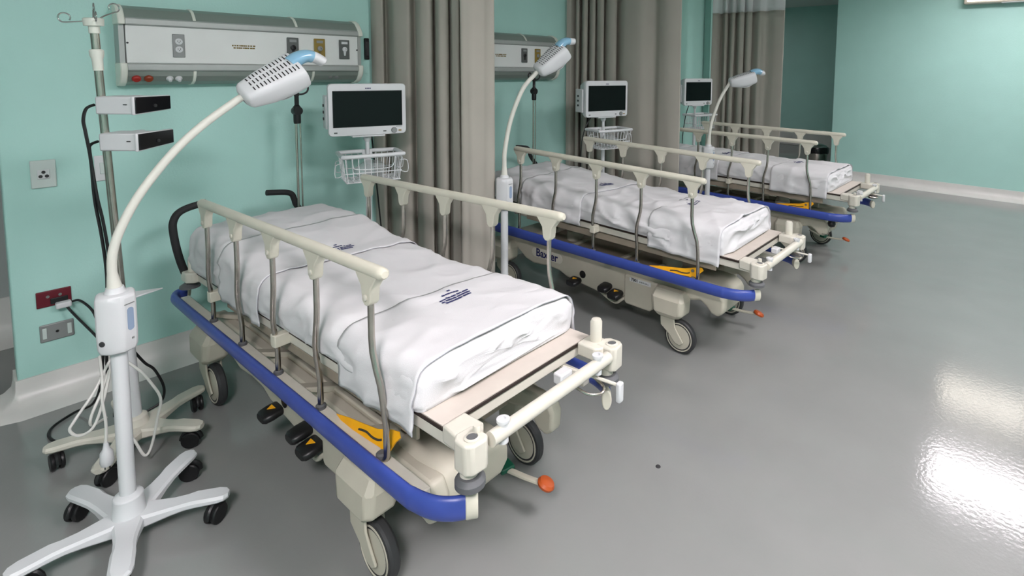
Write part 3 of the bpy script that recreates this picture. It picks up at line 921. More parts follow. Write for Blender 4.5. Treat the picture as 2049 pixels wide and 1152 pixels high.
# ================================================================== STRETCHERS
def stretcher(idx, bx, by, bt, dz, tl, label, decal=False):
    t = empty('stretcher', (bx, -by, 0), math.radians(bt))
    tlr = math.radians(tl)

    def xf(u, v, z):
        w = min(1.0, max(0.0, (z-0.46)/0.16))
        return (u, v, z+w*(dz-tlr*v))

    def B(mb, name, m, parent=None, **k):
        return mb.build(name, m, parent or t, flip=True, xf=xf, **k)

    # ---- base
    body = [(-1.00, 0.405), (-1.03, 0.36), (-0.98, 0.30), (-0.82, 0.30), (-0.74, 0.245), (-0.66, 0.225), (-0.52, 0.238), (-0.40, 0.232), (-0.33, 0.205), (-0.24, 0.20), (-0.20, 0.19), (-0.05, 0.175), (0.10, 0.185),
            (0.16, 0.20), (0.40, 0.24), (0.46, 0.29), (0.64, 0.315), (0.695, 0.330), (0.735, 0.305), (0.765, 0.272), (0.805, 0.262), (0.838, 0.290), (0.842, 0.360), (0.815, 0.405)]
    for s in (-1, 1):
        B(MB().prism(body, s*0.235, s*0.295, 'x'), 'side_cover', 'base', bevel=0.014, seg=3)
    B(MB().box(-0.24, 0.24, -0.72, 0.60, 0.30, 0.372), 'base_tray', 'tray', bevel=0.01)
    for s in (-1, 1):
        B(MB().box(s*0.225-0.012, s*0.225+0.012, -0.70, 0.60, 0.372, 0.415), 'tray_rim', 'base', bevel=0.006)
    for v0, v1 in ((-0.42, -0.39), (0.02, 0.05), (0.30, 0.33)):
        B(MB().box(-0.213, 0.213, v0, v1, 0.372, 0.392), 'tray_rib', 'base', bevel=0.005)
    for s in (-1, 1):
        # battery-like box and loop below the side cover
        B(MB().prism([(0.17, 0.36), (0.17, 0.185), (0.185, 0.168), (0.36, 0.168), (0.385, 0.185), (0.40, 0.30), (0.42, 0.36)], s*0.250, s*0.312, 'x'), 'cover_box', 'base', bevel=0.012, seg=3)
        B(MB().tube(smooth_path([(s*0.29, -0.06, 0.20), (s*0.30, 0.03, 0.165), (s*0.30, 0.10, 0.150), (s*0.30, 0.15, 0.185), (s*0.29, 0.18, 0.21)], 5), 0.010, 8), 'pedal_guard', 'base')
    # end noses
    nose = MB()
    rings = []
    for v, k, z0, z1 in ((0.58, 1.0, 0.33, 0.425), (0.70, 1.0, 0.315, 0.430), (0.775, 0.98, 0.268, 0.425), (0.815, 0.95, 0.265, 0.405), (0.832, 0.90, 0.285, 0.385)):
        a, b = -0.262*k, 0.0+0.02*k
        c = 0.03
        rings.append([(a, v, z0+c), (a+c, v, z0), (b-c, v, z0), (b, v, z0+c), (b, v, z1-c), (b-c, v, z1), (a+c, v, z1), (a, v, z1-c)])
    B(nose.loft(rings), 'end_cover', 'base', angle=50, bevel=0.01)
    B(MB().box(-0.24, 0.24, -0.95, -0.72, 0.32, 0.41), 'end_cover', 'base', bevel=0.03, seg=3)
    # leg covers and casters
    wheels = []
    for s in (-1, 1):
        for v0, trail in ((-0.93, 0.075), (0.525, 0.072)):
            u0 = s*0.335
            rings = []
            for z, wu, wv in ((0.365, 0.030, 0.090), (0.318, 0.060, 0.112), (0.240, 0.063, 0.106), (0.208, 0.046, 0.068)):
                ch_ = min(wu, wv)*0.38
                rings.append([(u0+p_*wu-(ch_ if q_ else 0)*p_, v0+r_*wv-(0 if q_ else ch_)*r_, z) for p_, r_, q_ in
                              ((-1, -1, 1), (1, -1, 1), (1, -1, 0), (1, 1, 0), (1, 1, 1), (-1, 1, 1), (-1, 1, 0), (-1, -1, 0))])
            B(MB().loft(rings), 'leg_cover', 'base', angle=20, bevel=0.008, seg=2)
            # caster fork
            cst = MB()
            wu0 = u0
            wc = (wu0, v0+trail, 0.1)
            for fs in (-1, 1):
                pl_ = [(v0-0.048, 0.208), (v0+0.046, 0.208), (v0+0.052, 0.16), (v0+0.075, 0.125), (wc[1]+0.036, 0.078), (wc[1]+0.012, 0.058), (wc[1]-0.022, 0.066), (wc[1]-0.055, 0.105), (v0-0.044, 0.15)]
                a0 = wu0+fs*0.026
                cst.prism(pl_, a0, a0+fs*0.010, 'x')
            cst.box(wu0-0.030, wu0+0.030, v0-0.046, v0+0.044, 0.198, 0.212)
            cf = B(cst, 'caster', 'base', bevel=0.004)
            w = MB().lathe([(0.082, -0.020), (0.094, -0.018), (0.100, -0.010), (0.100, 0.010), (0.094, 0.018), (0.082, 0.020)], wc, (1, 0, 0), 40)
            B(w, 'tyre', 'rubber', cf, angle=30)
            hub = MB()
            for fs in (-1, 1):
                hub.lathe([(0.084, 0.012), (0.084, 0.0215), (0.079, 0.0225), (0.077, 0.0195), (0.05, 0.0215), (0.02, 0.024)], wc, (fs, 0, 0), 36)
            B(hub, 'hub_cap', 'base', cf, angle=25)
    # pedals (near and far side)
    for s in (-1, 1):
        for v, z, w_, d_, nm in ((-0.235, 0.215, 0.085, 0.055, 'a'), (0.03, 0.245, 0.075, 0.05, 'b'), (0.115, 0.222, 0.085, 0.055, 'c')):
            q = MB()
            rings = []
            for uu, k in ((0.285, 0.72), (0.300, 0.95), (0.335, 1.0), (0.362, 0.92), (0.372, 0.70)):
                rg = []
                for j in range(16):
                    a = 2*PI*j/16
                    cc, ss = math.cos(a), math.sin(a)
                    rg.append((s*uu, v+w_*0.55*k*abs(cc)**0.6*(1 if cc >= 0 else -1), z+0.020*k*abs(ss)**0.7*(1 if ss >= 0 else -1)-(uu-0.30)*0.15))
                rings.append(rg)
            pd = B(q.loft(rings), 'foot_pedal', 'black', angle=40)
            if nm != 'b':
                B(MB().prism([(s*0.318, v-0.018), (s*0.318, v+0.018), (s*0.345, v)], z+0.0165, z+0.0185, 'z'), 'pedal_arrow', 'yellow', pd)
        B(MB().cyl((s*0.27, -0.20, 0.225), (s*0.27, 0.14, 0.235), 0.010, n=10), 'pedal_shaft', 'steel')
        B(MB().cyl((s*0.298, -0.185, 0.262), (s*0.294, -0.185, 0.262), 0.026, n=18), 'pedal_recess', 'black')
    # brake / steer bar at the foot
    br = B(MB().tube([(0.11, 0.56, 0.18), (0.130, 0.66, 0.135), (0.155, 0.78, 0.132), (0.172, 0.86, 0.135)], 0.013, 10, rz=0.008), 'brake_bar', 'base')
    B(MB().obox((0.140, 0.685, 0.138), Vector((1, 0.25, 0)).normalized(), Vector((-0.25, 1, 0)).normalized(), (0, 0, 1), 0.060, 0.055, 0.020), 'green_pad', 'green', br, bevel=0.006)
    B(MB().lathe([(0.014, -0.014), (0.031, -0.009), (0.034, 0.0), (0.028, 0.010), (0.010, 0.015)], (0.176, 0.866, 0.138), (0.3, 0.3, 0.9), 22), 'orange_pad', 'orange', br)

    # ---- lift columns
    for v in (-0.50, 0.34):
        B(MB().lathe([(0.065, 0.37), (0.065, 0.44), (0.056, 0.45), (0.056, 0.56), (0.047, 0.57), (0.047, 0.64)], (0, v, 0), n=24), 'lift_column', 'cream_metal')
    B(MB().box(-0.20, 0.20, -0.62, 0.50, 0.605, 0.635), 'litter_carriage', 'tray', bevel=0.006)

    # ---- litter
    for s in (-1, 1):
        B(MB().box(s*0.318-0.014, s*0.318+0.014, -1.08, 1.0, 0.615, 0.655), 'frame_beam', 'cream_metal', bevel=0.005)
        B(MB().box(s*0.318-0.006, s*0.318+0.006, -0.70, 0.80, 0.560, 0.606), 'rack_strip', 'tray', bevel=0.003)
    for v in (-1.09, -0.6, -0.1, 0.4, 0.915):
        B(MB().box(-0.305, 0.305, v-0.018, v+0.018, 0.617, 0.653), 'cross_beam', 'cream_metal', bevel=0.004)
    ed = B(MB().box(-0.337, 0.337, -1.10, 0.939, 0.6565, 0.6685), 'panel_edge', 'edge', bevel=0.002)
    B(MB().box(-0.3335, 0.3335, -1.097, 0.9355, 0.6665, 0.6725), 'litter_panel', 'laminate', bevel=0.001)
    # foot corner blocks
    for s in (-1, 1):
        cb = B(MB().prism([(s*0.286, 1.005), (s*0.340, 1.000), (s*0.358, 1.018), (s*0.360, 1.062), (s*0.345, 1.080), (s*0.300, 1.084), (s*0.284, 1.070)], 0.592, 0.678, 'z'), 'corner_block', 'cream_metal', bevel=0.007, seg=3)
        B(MB().prism([(s*0.258, 0.940), (s*0.338, 0.940), (s*0.346, 1.030), (s*0.276, 1.040), (s*0.256, 1.020)], 0.628, 0.676, 'z'), 'corner_arm', 'cream_metal', cb, bevel=0.006)
        B(MB().lathe([(0.022, -0.02), (0.022, 0.002), (0.016, 0.005), (0.0155, -0.001)], (s*0.322, 1.049, 0.678), n=20), 'hole_rim', 'cream_metal', cb)
        B(MB().cyl((s*0.322, 1.049, 0.6782), (s*0.322, 1.049, 0.6806), 0.0150, n=18), 'hole', 'grey_rubber', cb)
        if s < 0:
            B(MB().lathe([(0.011, 0), (0.011, 0.016), (0.009, 0.020)], (s*0.298, 1.040, 0.677), n=14), 'peg', 'cream_metal', cb)
        else:
            B(MB().lathe([(0.022, 0), (0.022, 0.070), (0.017, 0.080), (0.006, 0.083)], (s*0.313, 0.985, 0.676), n=18), 'post', 'cream_metal', cb)
        B(MB().lathe([(0.026, 0.0), (0.022, 0.04), (0.02, 0.05)], (s*0.318, 1.03, 0.555), n=18), 'roller_stem', 'cream_metal', cb)
        B(MB().lathe([(0.030, -0.022), (0.042, -0.016), (0.042, 0.0), (0.032, 0.012)], (s*0.318, 1.035, 0.553), n=24), 'corner_roller', 'grey_rubber', cb)
    # push bar at the foot
    pb = B(MB().tube([(-0.272, 1.066, 0.652), (-0.21, 1.066, 0.652), (0.21, 1.066, 0.652), (0.275, 1.066, 0.652)], 0.0215, 18), 'push_bar', 'cream_metal')
    for u in (-0.225, 0.215):
        B(MB().lathe([(0.015, -0.032), (0.015, 0.026), (0.019, 0.028), (0.019, 0.036), (0.009, 0.037), (0.008, 0.030)], (u, 1.066, 0.652), n=18), 'bar_knob', 'white', pb)
    # release rods under the far foot corner
    rd = B(MB().tube(smooth_path([(0.16, 0.74, 0.615), (0.20, 0.95, 0.605), (0.235, 1.09, 0.592), (0.248, 1.13, 0.585)], 4), 0.006, 8), 'release_rod', 'cream_metal')
    B(MB().box(0.236, 0.262, 1.126, 1.146, 0.528, 0.598), 'rod_tip', 'white', rd, bevel=0.006)
    B(MB().tube(smooth_path([(0.14, 1.00, 0.60), (0.15, 1.07, 0.58), (0.19, 1.10, 0.572), (0.225, 1.085, 0.575), (0.23, 1.04, 0.59)], 4), 0.005, 8), 'wire_loop', 'steel', rd)
    B(MB().box(0.12, 0.18, 0.945, 0.985, 0.585, 0.625), 'rod_bracket', 'white', rd, bevel=0.006)
    # head corner blocks, rollers and push handles
    for s in (-1, 1):
        cb = B(MB().prism([(s*0.300, -1.06), (s*0.352, -1.06), (s*0.378, -1.09), (s*0.378, -1.165), (s*0.355, -1.18), (s*0.300, -1.17)], 0.610, 0.668, 'z'), 'corner_block', 'cream_metal', bevel=0.008, seg=3)
        B(MB().lathe([(0.021, 0), (0.021, 0.062), (0.017, 0.070)], (s*0.340, -1.105, 0.665), n=18), 'post', 'cream_metal', cb)
        B(MB().lathe([(0.034, -0.020), (0.046, -0.014), (0.044, 0.002), (0.022, 0.026), (0.020, 0.045)], (s*0.350, -1.130, 0.573), n=24), 'corner_roller', 'grey_rubber', cb)
    B(MB().tube(smooth_path([(-0.362, -1.155, 0.655), (-0.378, -1.158, 0.72), (-0.392, -1.160, 0.80), (-0.400, -1.162, 0.88), (-0.398, -1.162, 0.925), (-0.378, -1.160, 0.965), (-0.335, -1.155, 0.988), (-0.255, -1.15, 1.003)], 6), 0.018, 12), 'push_handle', 'foam')
    B(MB().tube(smooth_path([(0.330, -1.12, 0.655), (0.30, -1.16, 0.76), (0.225, -1.20, 0.88), (0.212, -1.21, 0.925), (0.198, -1.21, 0.958), (0.16, -1.21, 0.975), (0.06, -1.21, 0.990)], 6), 0.0165, 12), 'push_handle', 'foam')
    # telescopic IV pole at the far head corner
    ip = B(MB().tube([(0.222, -1.175, 0.62), (0.222, -1.175, 1.46)], 0.0065, 12), 'iv_pole', 'steel')
    B(MB().tube([(0.246, -1.175, 0.62), (0.246, -1.175, 1.44)], 0.004, 10), 'iv_rod', 'steel', ip)
    B(MB().lathe([(0.018, 1.40), (0.020, 1.41), (0.020, 1.50), (0.012, 1.51), (0.012, 1.56), (0.016, 1.57), (0.010, 1.60)], (0.230, -1.175, -0.02), n=16), 'iv_head', 'black', ip)
    B(MB().lathe([(0.026, -0.02), (0.028, 0.0), (0.026, 0.02)], (0.230, -1.175, 1.455), (0, 1, 0), 18), 'iv_knob', 'black', ip)
    for sgn in (-1, 1):
        B(MB().tube(smooth_path([(0.230, -1.175, 1.555), (0.230+sgn*0.03, -1.175, 1.552), (0.230+sgn*0.06, -1.175, 1.565), (0.230+sgn*0.068, -1.175, 1.592), (0.230+sgn*0.050, -1.175, 1.612), (0.230+sgn*0.036, -1.175, 1.602)], 4), 0.0055, 8), 'iv_hook', 'black', ip)

    # ---- side rails
    RU, RZ = 0.392, 1.086
    for s in (-1, 1):
        u = s*RU
        rings = []
        for v, k in ((-0.752, 0.55), (-0.745, 0.9), (-0.73, 1.0), (0.735, 1.0), (0.752, 0.9), (0.760, 0.55)):
            rg = []
            for j in range(18):
                a = 2*PI*j/18
                rg.append((u+0.0205*k*math.cos(a), v, RZ-0.004+0.019*k*math.sin(a)))
            rings.append(rg)
        rail = B(MB().loft(rings), 'side_rail', 'cream', angle=45)
        vs_ = (-0.69, -0.35, 0.0, 0.34, 0.68)
        for i, v in enumerate(vs_):
            br_ = MB()
            pl_ = [(v-0.062, RZ-0.008), (v+0.062, RZ-0.008), (v+0.050, RZ-0.025), (v+0.026, RZ-0.055), (v+0.020, RZ-0.098), (v+0.008, RZ-0.110), (v-0.008, RZ-0.110), (v-0.020, RZ-0.098), (v-0.026, RZ-0.055), (v-0.050, RZ-0.025)]
            br_.prism(pl_, u-0.0165, u+0.0165, 'x')
            bk_ = B(br_, 'rail_bracket', 'cream', rail, bevel=0.003)
            B(MB().lathe([(0.010, 0), (0.010, 0.004), (0.006, 0.006)], (u+s*0.0160, v, RZ-0.085), (s, 0, 0), 14), 'rivet', 'cream_metal', rail)
            off = 0.036 if i == 4 else -0.036
            zt = RZ-0.09
            ub = s*0.372
            path = [(u, v, zt), (u, v, zt-0.12), (u, v+off*0.12, zt-0.165), (u*0.995, v+off*0.5, zt-0.215), (u*0.985, v+off*0.9, zt-0.262), (u*0.975, v+off, zt-0.305), (ub, v+off, 0.60), (ub, v+off, 0.50)]
            if i == 4:
                path += [(ub, v+off-0.006, 0.485), (ub, v+off-0.030, 0.462), (ub, v+off-0.06, 0.455)]
            else:
                path += [(ub, v+off, 0.462)]
            B(MB().tube(path, 0.0098, 12), 'rail_post', 'steel', rail)
            B(MB().lathe([(0.017, 0.472), (0.017, 0.492), (0.012, 0.497)], (ub, v+off-(0.03 if i == 4 else 0), 0), n=14), 'post_socket', 'grey_rubber', rail)
            if i in (0, 2):
                zc = 0.640
                B(MB().prism([(s*0.328, v+off-0.019), (s*0.388, v+off-0.021), (s*0.391, v+off), (s*0.388, v+off+0.021), (s*0.328, v+off+0.019)], zc-0.024, zc+0.024, 'z'), 'post_clip', 'cream', rail, bevel=0.003)
        # yellow release lever by the foot post
        lev = [(0.385, 0.486), (0.46, 0.503), (0.54, 0.516), (0.62, 0.530), (0.69, 0.556), (0.722, 0.562), (0.735, 0.548), (0.718, 0.528), (0.704, 0.500), (0.690, 0.476), (0.655, 0.488), (0.60, 0.484), (0.50, 0.478), (0.42, 0.478)]
        q = MB()
        vs2 = []
        for v, z in lev:
            vs2.append((v, z))
        # lever plate leans inwards
        k = len(vs2)
        pts = [(s*(0.361-(z-0.48)*0.30), v, z) for v, z in vs2]
        pt2 = [(s*(0.356-(z-0.48)*0.30), v, z-0.003) for v, z in vs2]
        q.add(pts+pt2, [tuple(range(k)), tuple(range(2*k-1, k-1, -1))]+[(i, (i+1) % k, k+(i+1) % k, k+i) for i in range(k)])
        lv = B(q, 'release_lever', 'yellow', rail)
        B(MB().lathe([(0.011, 0), (0.010, 0.006)], (s*0.345, 0.672, 0.528), (s, 0, 0.3), 14), 'lever_bolt', 'steel', lv)
        B(MB().tube(smooth_path([(s*0.3575, 0.53, 0.494), (s*0.356, 0.57, 0.503), (s*0.356, 0.605, 0.500), (s*0.355, 0.635, 0.504), (s*0.3525, 0.655, 0.512)], 4), 0.0035, 6), 'lever_slot', 'rubber', lv)

    # ---- bumpers
    BZ = 0.470
    for s in (-1, 1):
        pth = smooth_path([(s*0.335, -1.250, BZ), (s*0.378, -1.238, BZ), (s*0.402, -1.19, BZ), (s*0.406, -1.10, BZ), (s*0.406, -0.5, BZ), (s*0.406, 0.2, BZ), (s*0.405, 0.80, BZ), (s*0.400, 0.895, BZ), (s*0.382, 0.962, BZ), (s*0.352, 1.005, BZ), (s*0.325, 1.026, BZ)], 5)
        bm_ = B(MB().tube(pth, 0.0165, 16, rz=0.036, up=(0, 0, 1)), 'bumper_rail', 'blue', angle=50)
        B(MB().tube([(s*0.327, 1.0245, BZ), (s*0.300, 1.046, BZ)], 0.0185, 16, rz=0.038, up=(0, 0, 1)), 'end_cap', 'cream', bm_, bevel=0.004)
        B(MB().tube([(s*0.337, -1.2495, BZ), (s*0.318, -1.252, BZ)], 0.0185, 16, rz=0.038, up=(0, 0, 1)), 'end_cap', 'cream', bm_, bevel=0.004)
        ch = B(MB().box(s*0.369-0.022, s*0.369+0.022, -1.16, 0.90, 0.440, 0.478), 'bumper_channel', 'cream_metal', bevel=0.005)
        for v in (-0.86, -0.30, 0.10, 0.50):
            B(MB().prism([(s*0.350, 0.452), (s*0.350, 0.470), (s*0.20, 0.408), (s*0.20, 0.375)], v-0.025, v+0.025, 'y'), 'channel_bracket', 'base', ch, bevel=0.004)
    if idx == 2:
        kn = B(MB().tube(smooth_path([(-0.30, 0.99, 0.425), (-0.30, 0.93, 0.415), (-0.30, 0.90, 0.40), (-0.30, 0.872, 0.385)], 4), 0.005, 8), 'knob_rod', 'steel')
        B(MB().lathe([(0.006, -0.032), (0.024, -0.024), (0.033, 0.0), (0.024, 0.024), (0.006, 0.032)], (-0.30, 0.874, 0.388), n=20), 'round_knob', 'black', kn)
        B(MB().tube(smooth_path([(-0.30, 0.874, 0.36), (-0.30, 0.855, 0.32), (-0.30, 0.845, 0.29), (-0.30, 0.80, 0.285)], 4), 0.004, 8), 'knob_wire', 'steel', kn)
    # cross struts from lift carriage to the head
    B(MB().box(-0.30, -0.16, -0.86, -0.66, 0.560, 0.605), 'gear_box', 'cream_metal', bevel=0.01)

    # ---- decals
    if decal:
        dc = MB()
        pts = []
        for k in range(24):
            a = 2*PI*k/24
            pts.append((-0.520+(0.115 if math.cos(a) > 0 else -0.115)+0.034*math.cos(a), 0.318+0.034*math.sin(a)))
        B(dc.prism(pts, -0.2985, -0.2945, 'x'), 'brand_plate', 'cream_metal')
        tm = text_mb('Baxter', 0.082, (-0.2985, -0.520, 0.318), (0, 1, 0), (0, 0, 1), squash=0.97, bold=0.0016)
        tm.v = [(-0.2985-abs(p[0]+0.2985)-0.0003, p[1], p[2]) for p in tm.v]
        B(tm, 'brand_text', 'navy')
        B(MB().box(-0.3145, -0.3115, 0.215, 0.372, 0.328, 0.352), 'sticker', 'white')
        tm = text_mb('7001', 0.026, (-0.3148, 0.252, 0.341), (0, 1, 0), (0, 0, 1), bold=0.0006)
        tm.v = [(-0.3146-abs(p[0]+0.3148)-0.0002, p[1], p[2]) for p in tm.v]
        B(tm, 'sticker_text', 'rubber')
        dm = MB()
        rnd = random.Random(5)
        v = 0.288
        while v < 0.36:
            w = rnd.uniform(0.005, 0.011)
            dm.box(-0.3152, -0.3144, v, v+w, 0.335, 0.335+rnd.uniform(0.004, 0.010))
            v += w+0.003
        B(dm, 'sticker_print', 'plate')['kind'] = 'stuff'
    tag(t, label, 'stretcher', 'hospital stretchers')
    return t, xf


def bedding(idx, bx, by, bt, xf, prof, head_edge, foot_edge, ids, seed, wr=1.0, head_start=-1.09, skew=(0.0, 0.0)):
    HW, ZB, R_ = 0.346, 0.6735, 0.050
    V0, V1 = -1.095, 0.848

    def zt(v):
        for (a, za), (b, zb) in zip(prof, prof[1:]):
            if v <= b or b == prof[-1][0]:
                f = max(0.0, min(1.0, (v-a)/(b-a)))
                f = f*f*(3-2*f)
                return za+(zb-za)*f

    def section(v, zlow, off, closed=False, nside=9, ncor=6, ntop=44):
        top = zt(v)
        pts = []
        bulge = 0.006
        for i in range(nside):
            f = i/nside
            z = zlow+(top-R_-zlow)*f
            pts.append((-HW-bulge*math.sin(PI*f), z, -1.0, 0.0))
        for i in range(ncor+1):
            a = PI-(PI/2)*i/ncor
            pts.append((-HW+R_+R_*math.cos(a), top-R_+R_*math.sin(a), math.cos(a), math.sin(a)))
        for i in range(1, ntop):
            u = (-HW+R_)+(2*HW-2*R_)*i/ntop
            pts.append((u, top+0.004*math.cos(u/HW*PI/2), 0.0, 1.0))
        for i in range(ncor+1):
            a = PI/2-(PI/2)*i/ncor
            pts.append((HW-R_+R_*math.cos(a), top-R_+R_*math.sin(a), math.cos(a), math.sin(a)))
        for i in range(1, nside+1):
            f = 1-i/nside
            z = zlow+(top-R_-zlow)*f
            pts.append((HW+bulge*math.sin(PI*f), z, 1.0, 0.0))
        return [(u+nu*off, z+nz*off, nu, nz) for u, z, nu, nz in pts]

    def wrinkle(u, v, z, k):
        p = Vector((u*2.2+k, v*3.1, z*3.0+seed))
        big = noise.noise(p*1.2)
        rid = 1-abs(noise.noise(Vector((u*3.0+v*2.2+seed, v*2.4-u*2.0+k, z*5.0))))*2.2
        rid = max(0.0, rid)**2.5
        fine = noise.noise(Vector((u*9+k, v*12, z*10+seed)))
        fold = 1-abs(noise.noise(Vector((u*1.6+v*4.5+seed*2, v*1.2-u*3.5+k, z*9.0+k))))*3.0
        fold = max(0.0, fold)**2
        side = 1.0 if z > zt(v)-0.03 else 1.55
        cr = 1-abs(noise.noise(Vector((u*6.5-v*5.0+k*3, v*7.5+u*3.0, z*15.0+seed))))*2.6
        cr = max(0.0, cr)**3
        return wr*side*(0.0055*big+0.009*rid+0.008*fold+0.0045*cr+0.0025*fine)

    loc = (bx, -by, 0)
    rz = math.radians(bt)

    def finish(mb, name, m, parent=None, **k):
        o = mb.build(name, m, parent, flip=True, xf=xf, **k)
        if parent is None:
            o.location = loc
            o.rotation_euler = (0, 0, rz)
        return o

    # mattress with its sheet
    rings = []

    def mring(v, inset, scale=1.0, disp=1.0):
        sec = section(max(V0, min(V1, v)), ZB, 0.0)
        top = zt(v)
        zc = (top+ZB)/2
        out = []
        for u, z, nu, nz in sec:
            uu = u*(1-inset/HW)
            zz = z if z < ZB+0.02 else z-inset*(z-ZB)/(top-ZB)
            uu *= scale
            zz = zc+(zz-zc)*scale
            w = wrinkle(u, v, z, 0.0)*disp
            if z < ZB+0.015:
                w = min(0, w)*0.3
            out.append((uu+nu*w, v, zz+max(nz, 0)*w))
        return out
    RV = 0.035
    for k in (0.15, 0.55, 0.85):
        r_ = mring(V0, 0.03*(1-k), k, 0)
        rings.append([(a, b-0.004*noise.noise(Vector((a*6, c*6, seed))), c) for a, b, c in r_])
    for i in range(5):
        a = PI/2*i/4
        rings.append(mring(V0+RV-RV*math.cos(a), RV*(1-math.sin(a))))
    nst = 96
    for i in range(1, nst):
        rings.append(mring(V0+RV+(V1-V0-2*RV)*i/nst, 0))
    for i in range(6):
        a = PI/2*i/5
        rings.append(mring(V1-RV+RV*math.sin(a), RV*0.7*(1-math.cos(a))))
    for k in (0.97, 0.93, 0.88, 0.82, 0.74, 0.66, 0.56, 0.45, 0.33, 0.20, 0.08):
        r_ = mring(V1, RV*0.7, k, 0.3)
        out = []
        for a, b, c in r_:
            rd = 1-abs(noise.noise(Vector((a*5+c*9+seed, c*7-a*4, 3.3))))*2.0
            ed = min(1.0, (1-k)*7)
            out.append((a, b+ed*(0.022*max(0, rd)**2+0.014*noise.noise(Vector((a*4, c*9, seed)))+0.008*max(0, 1-2.5*abs(noise.noise(Vector((a*9-c*16, c*6, seed+4)))))), c))
        rings.append(out)
    mt = finish(MB().loft(rings), 'mattress', 'sheet', angle=70)
    tag(mt, ids[0], 'mattress', 'sheeted mattresses')

    # draped sheets over the mattress
    def drape(v0, v1, low, label, off, k, print_v, hem_v, print_u=0.0, sk=0.0):
        rg = []
        n = max(14, int((v1-v0)*62))
        secs = []

        def pos(u, z, nu, nz, v):
            lo = 1.0
            w = wrinkle(u, v, z, k)*0.8+0.0035
            flare = 0.0
            if z < ZB+0.06 and abs(nu) > 0.9:
                flare = 0.003*(1+noise.noise(Vector((v*9, k, seed))))*(ZB+0.06-z)/0.09
            return (u+nu*(w+flare), v, z+nz*w)
        for i in range(n+1):
            f = i/n
            zl = low+0.007*noise.noise(Vector((f*5.0, k, seed)))
            sec = section(v0+(v1-v0)*f, zl, off)
            rgi = []
            for u, z, nu, nz in sec:
                ve = v0+(v1-v0)*f+sk*u*(1-f if k < 2 else f)*(-1 if k >= 2 else 1)*0
                # uneven free edges
                ve += (0.012*noise.noise(Vector((u*5, k, seed)))+sk*u)*(1.0 if (i == (n if k < 2 else 0)) else 0.85*(f if k < 2 else 1-f))
                rgi.append(pos(u, z, nu, nz, ve))
            rg.append(rgi)
        o = finish(MB().loft(rg, caps=False, closed=False), 'draw_sheet', 'sheet', solid=0.0035, angle=180)
        # hem along the free edges
        hm = MB().tube(rg[hem_v], 0.0016, 6)
        finish(hm, 'hem', 'hem', o)
        # print: rows of tiny unreadable marks
        if print_v is not None:
            pm = MB()
            rnd = random.Random(int(seed*10)+k)
            for row in range(4):
                lw = (0.052, 0.062, 0.060, 0.050)[row]
                u = print_u-lw+(0.012 if row == 0 else 0)-0.004*row
                end = print_u+lw*(0.45 if row == 0 else 1.0)
                while u < end:
                    w = rnd.uniform(0.006, 0.013)
                    arc = 0.0
                    if row == 0:
                        arc = -0.010*math.cos((u-print_u+0.02)/0.05*PI/2)
                    v = print_v+row*0.0155+arc
                    zz = zt(v)+off+0.004*math.cos(u/HW*PI/2)+wrinkle(u, v, zt(v)+off, k)*0.8+0.0035+0.0040
                    hgt = rnd.uniform(0.0065, 0.0095)
                    pm.add([(u, v-hgt/2, zz), (u+w, v-hgt/2, zz), (u+w, v+hgt/2, zz), (u, v+hgt/2, zz), (u, v-hgt/2, zz+0.0012), (u+w, v-hgt/2, zz+0.0012), (u+w, v+hgt/2, zz+0.0012), (u, v+hgt/2, zz+0.0012)],
                           [(0, 3, 2, 1), (4, 5, 6, 7), (0, 1, 5, 4), (1, 2, 6, 5), (2, 3, 7, 6), (3, 0, 4, 7)])
                    u += w+rnd.choice((0.0015, 0.0015, 0.005))
            v = print_v-0.026
            zz = zt(v)+off+0.004+wrinkle(print_u, v, zt(v)+off, k)*0.8+0.0078
            pm.box(print_u-0.004, print_u+0.009, v-0.004, v+0.004, zz, zz+0.0012)
            finish(pm, 'printed_mark', 'ink', o)['kind'] = 'stuff'
        tag(o, label, 'sheet', 'printed draw sheets')
        return o
    drape(head_start, head_edge, 0.632, ids[1], 0.0035, 0, head_edge-0.125, -1, 0.02, skew[0])
    drape(foot_edge, 0.842, 0.620, ids[2], 0.0045, 2, foot_edge+0.085, -1, 0.03, skew[1])
    return mt


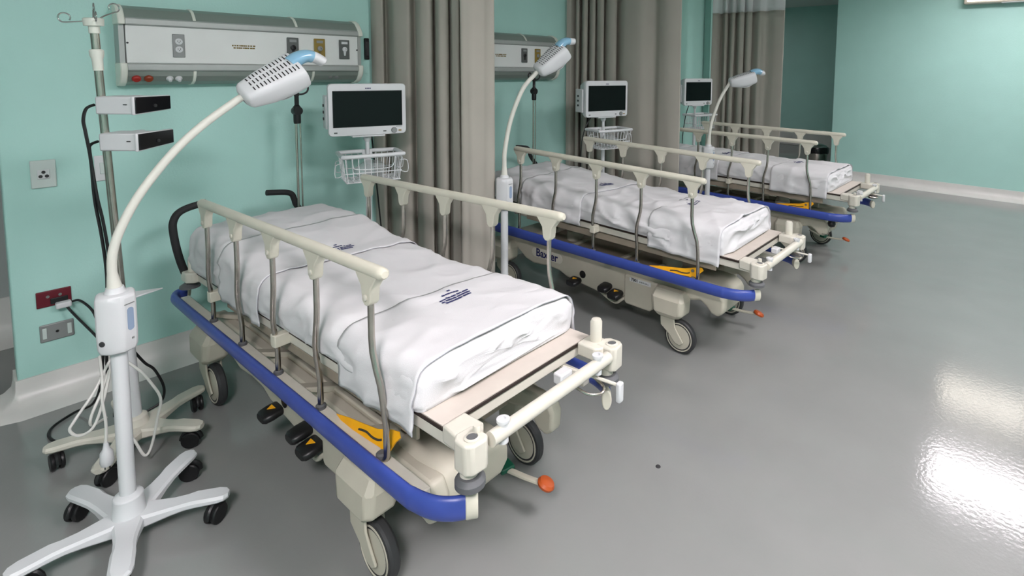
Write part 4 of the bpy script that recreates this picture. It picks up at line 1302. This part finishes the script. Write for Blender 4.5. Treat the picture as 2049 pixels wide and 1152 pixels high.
BEDS = [
    (1.117, 1.516, 2.714, -0.028, -1.468), (3.016, 1.515, 1.676, -0.014, 1.11), (5.035, 1.475, -0.203, -0.013, 0.326)]
BLAB = ['nearest cream hospital stretcher with blue bumper rails, in front', 'middle cream hospital stretcher, with brand lettering on its base', 'farthest cream hospital stretcher, near the right teal wall']
SLAB = [('white sheeted mattress on the nearest stretcher', 'white printed sheet over the head half of the nearest mattress', 'white printed sheet folded over the foot of the nearest mattress'),
        ('white sheeted mattress on the middle stretcher', 'white printed sheet over the upper half of the middle mattress', 'white printed sheet folded over the foot of the middle mattress'),
        ('white sheeted mattress on the farthest stretcher', 'white printed sheet over the upper half of the farthest mattress', 'white printed sheet folded over the foot of the farthest mattress')]
PROF = [[(-1.10, 0.895), (-0.95, 0.903), (-0.70, 0.885), (-0.25, 0.825), (0.15, 0.805), (0.90, 0.803)],
        [(-1.10, 0.850), (-0.85, 0.850), (-0.60, 0.835), (-0.25, 0.815), (0.15, 0.810), (0.90, 0.815)],
        [(-1.10, 0.830), (-0.6, 0.825), (-0.25, 0.815), (0.15, 0.810), (0.90, 0.815)]]
EDGE = [(-0.20, 0.43), (-0.13, 0.36), (-0.15, 0.36)]
for i, (bx, by, bt, dz, tl) in enumerate(BEDS):
    st, xf_ = stretcher(i, bx, by, bt, dz, tl, BLAB[i], decal=(i == 1))
    bedding(i, bx, by, bt, xf_, PROF[i], EDGE[i][0], EDGE[i][1], SLAB[i], 1.7+i*3.1, (0.85, 1.25, 0.95)[i], -0.66 if i == 0 else -0.72, ((0.10, 0.06), (0.06, -0.04), (0.0, 0.0))[i])

# ================================================================== FAR BIN AND FLOOR SPECK
bn = empty('waste_bin', (9.32, -0.74, 0))
MB().lathe([(0.150, 0.0), (0.155, 0.01), (0.175, 0.34), (0.178, 0.36)], n=30).build('can', 'steel', bn)
rings = []
for r, z in ((0.170, 0.30), (0.186, 0.30), (0.192, 0.34), (0.190, 0.38), (0.182, 0.40), (0.165, 0.395)):
    rings.append([((r+0.008*noise.noise(Vector((math.cos(a)*4, math.sin(a)*4, z*20))))*math.cos(a), (r+0.008*noise.noise(Vector((math.cos(a)*4, math.sin(a)*4, z*20))))*math.sin(a), z+0.012*noise.noise(Vector((math.cos(a)*5, math.sin(a)*5, r*30)))) for a in [2*PI*j/40 for j in range(40)]])
MB().loft(rings).build('liner', 'bag', bn)
MB().lathe([(0.168, 0.395), (0.168, 0.405), (0.150, 0.425), (0.09, 0.445), (0.02, 0.45)], n=30).build('lid', 'chrome', bn)
tag(bn, 'steel waste bin with black liner behind the right wall corner', 'bin')
sp = MB().lathe([(0.011, 0.0), (0.010, 0.002), (0.006, 0.003)], n=14).build('floor_mark', 'dirt')
sp.location = (1.834, -2.537, 0)
tag(sp, 'small round dark mark on the grey floor', 'mark')
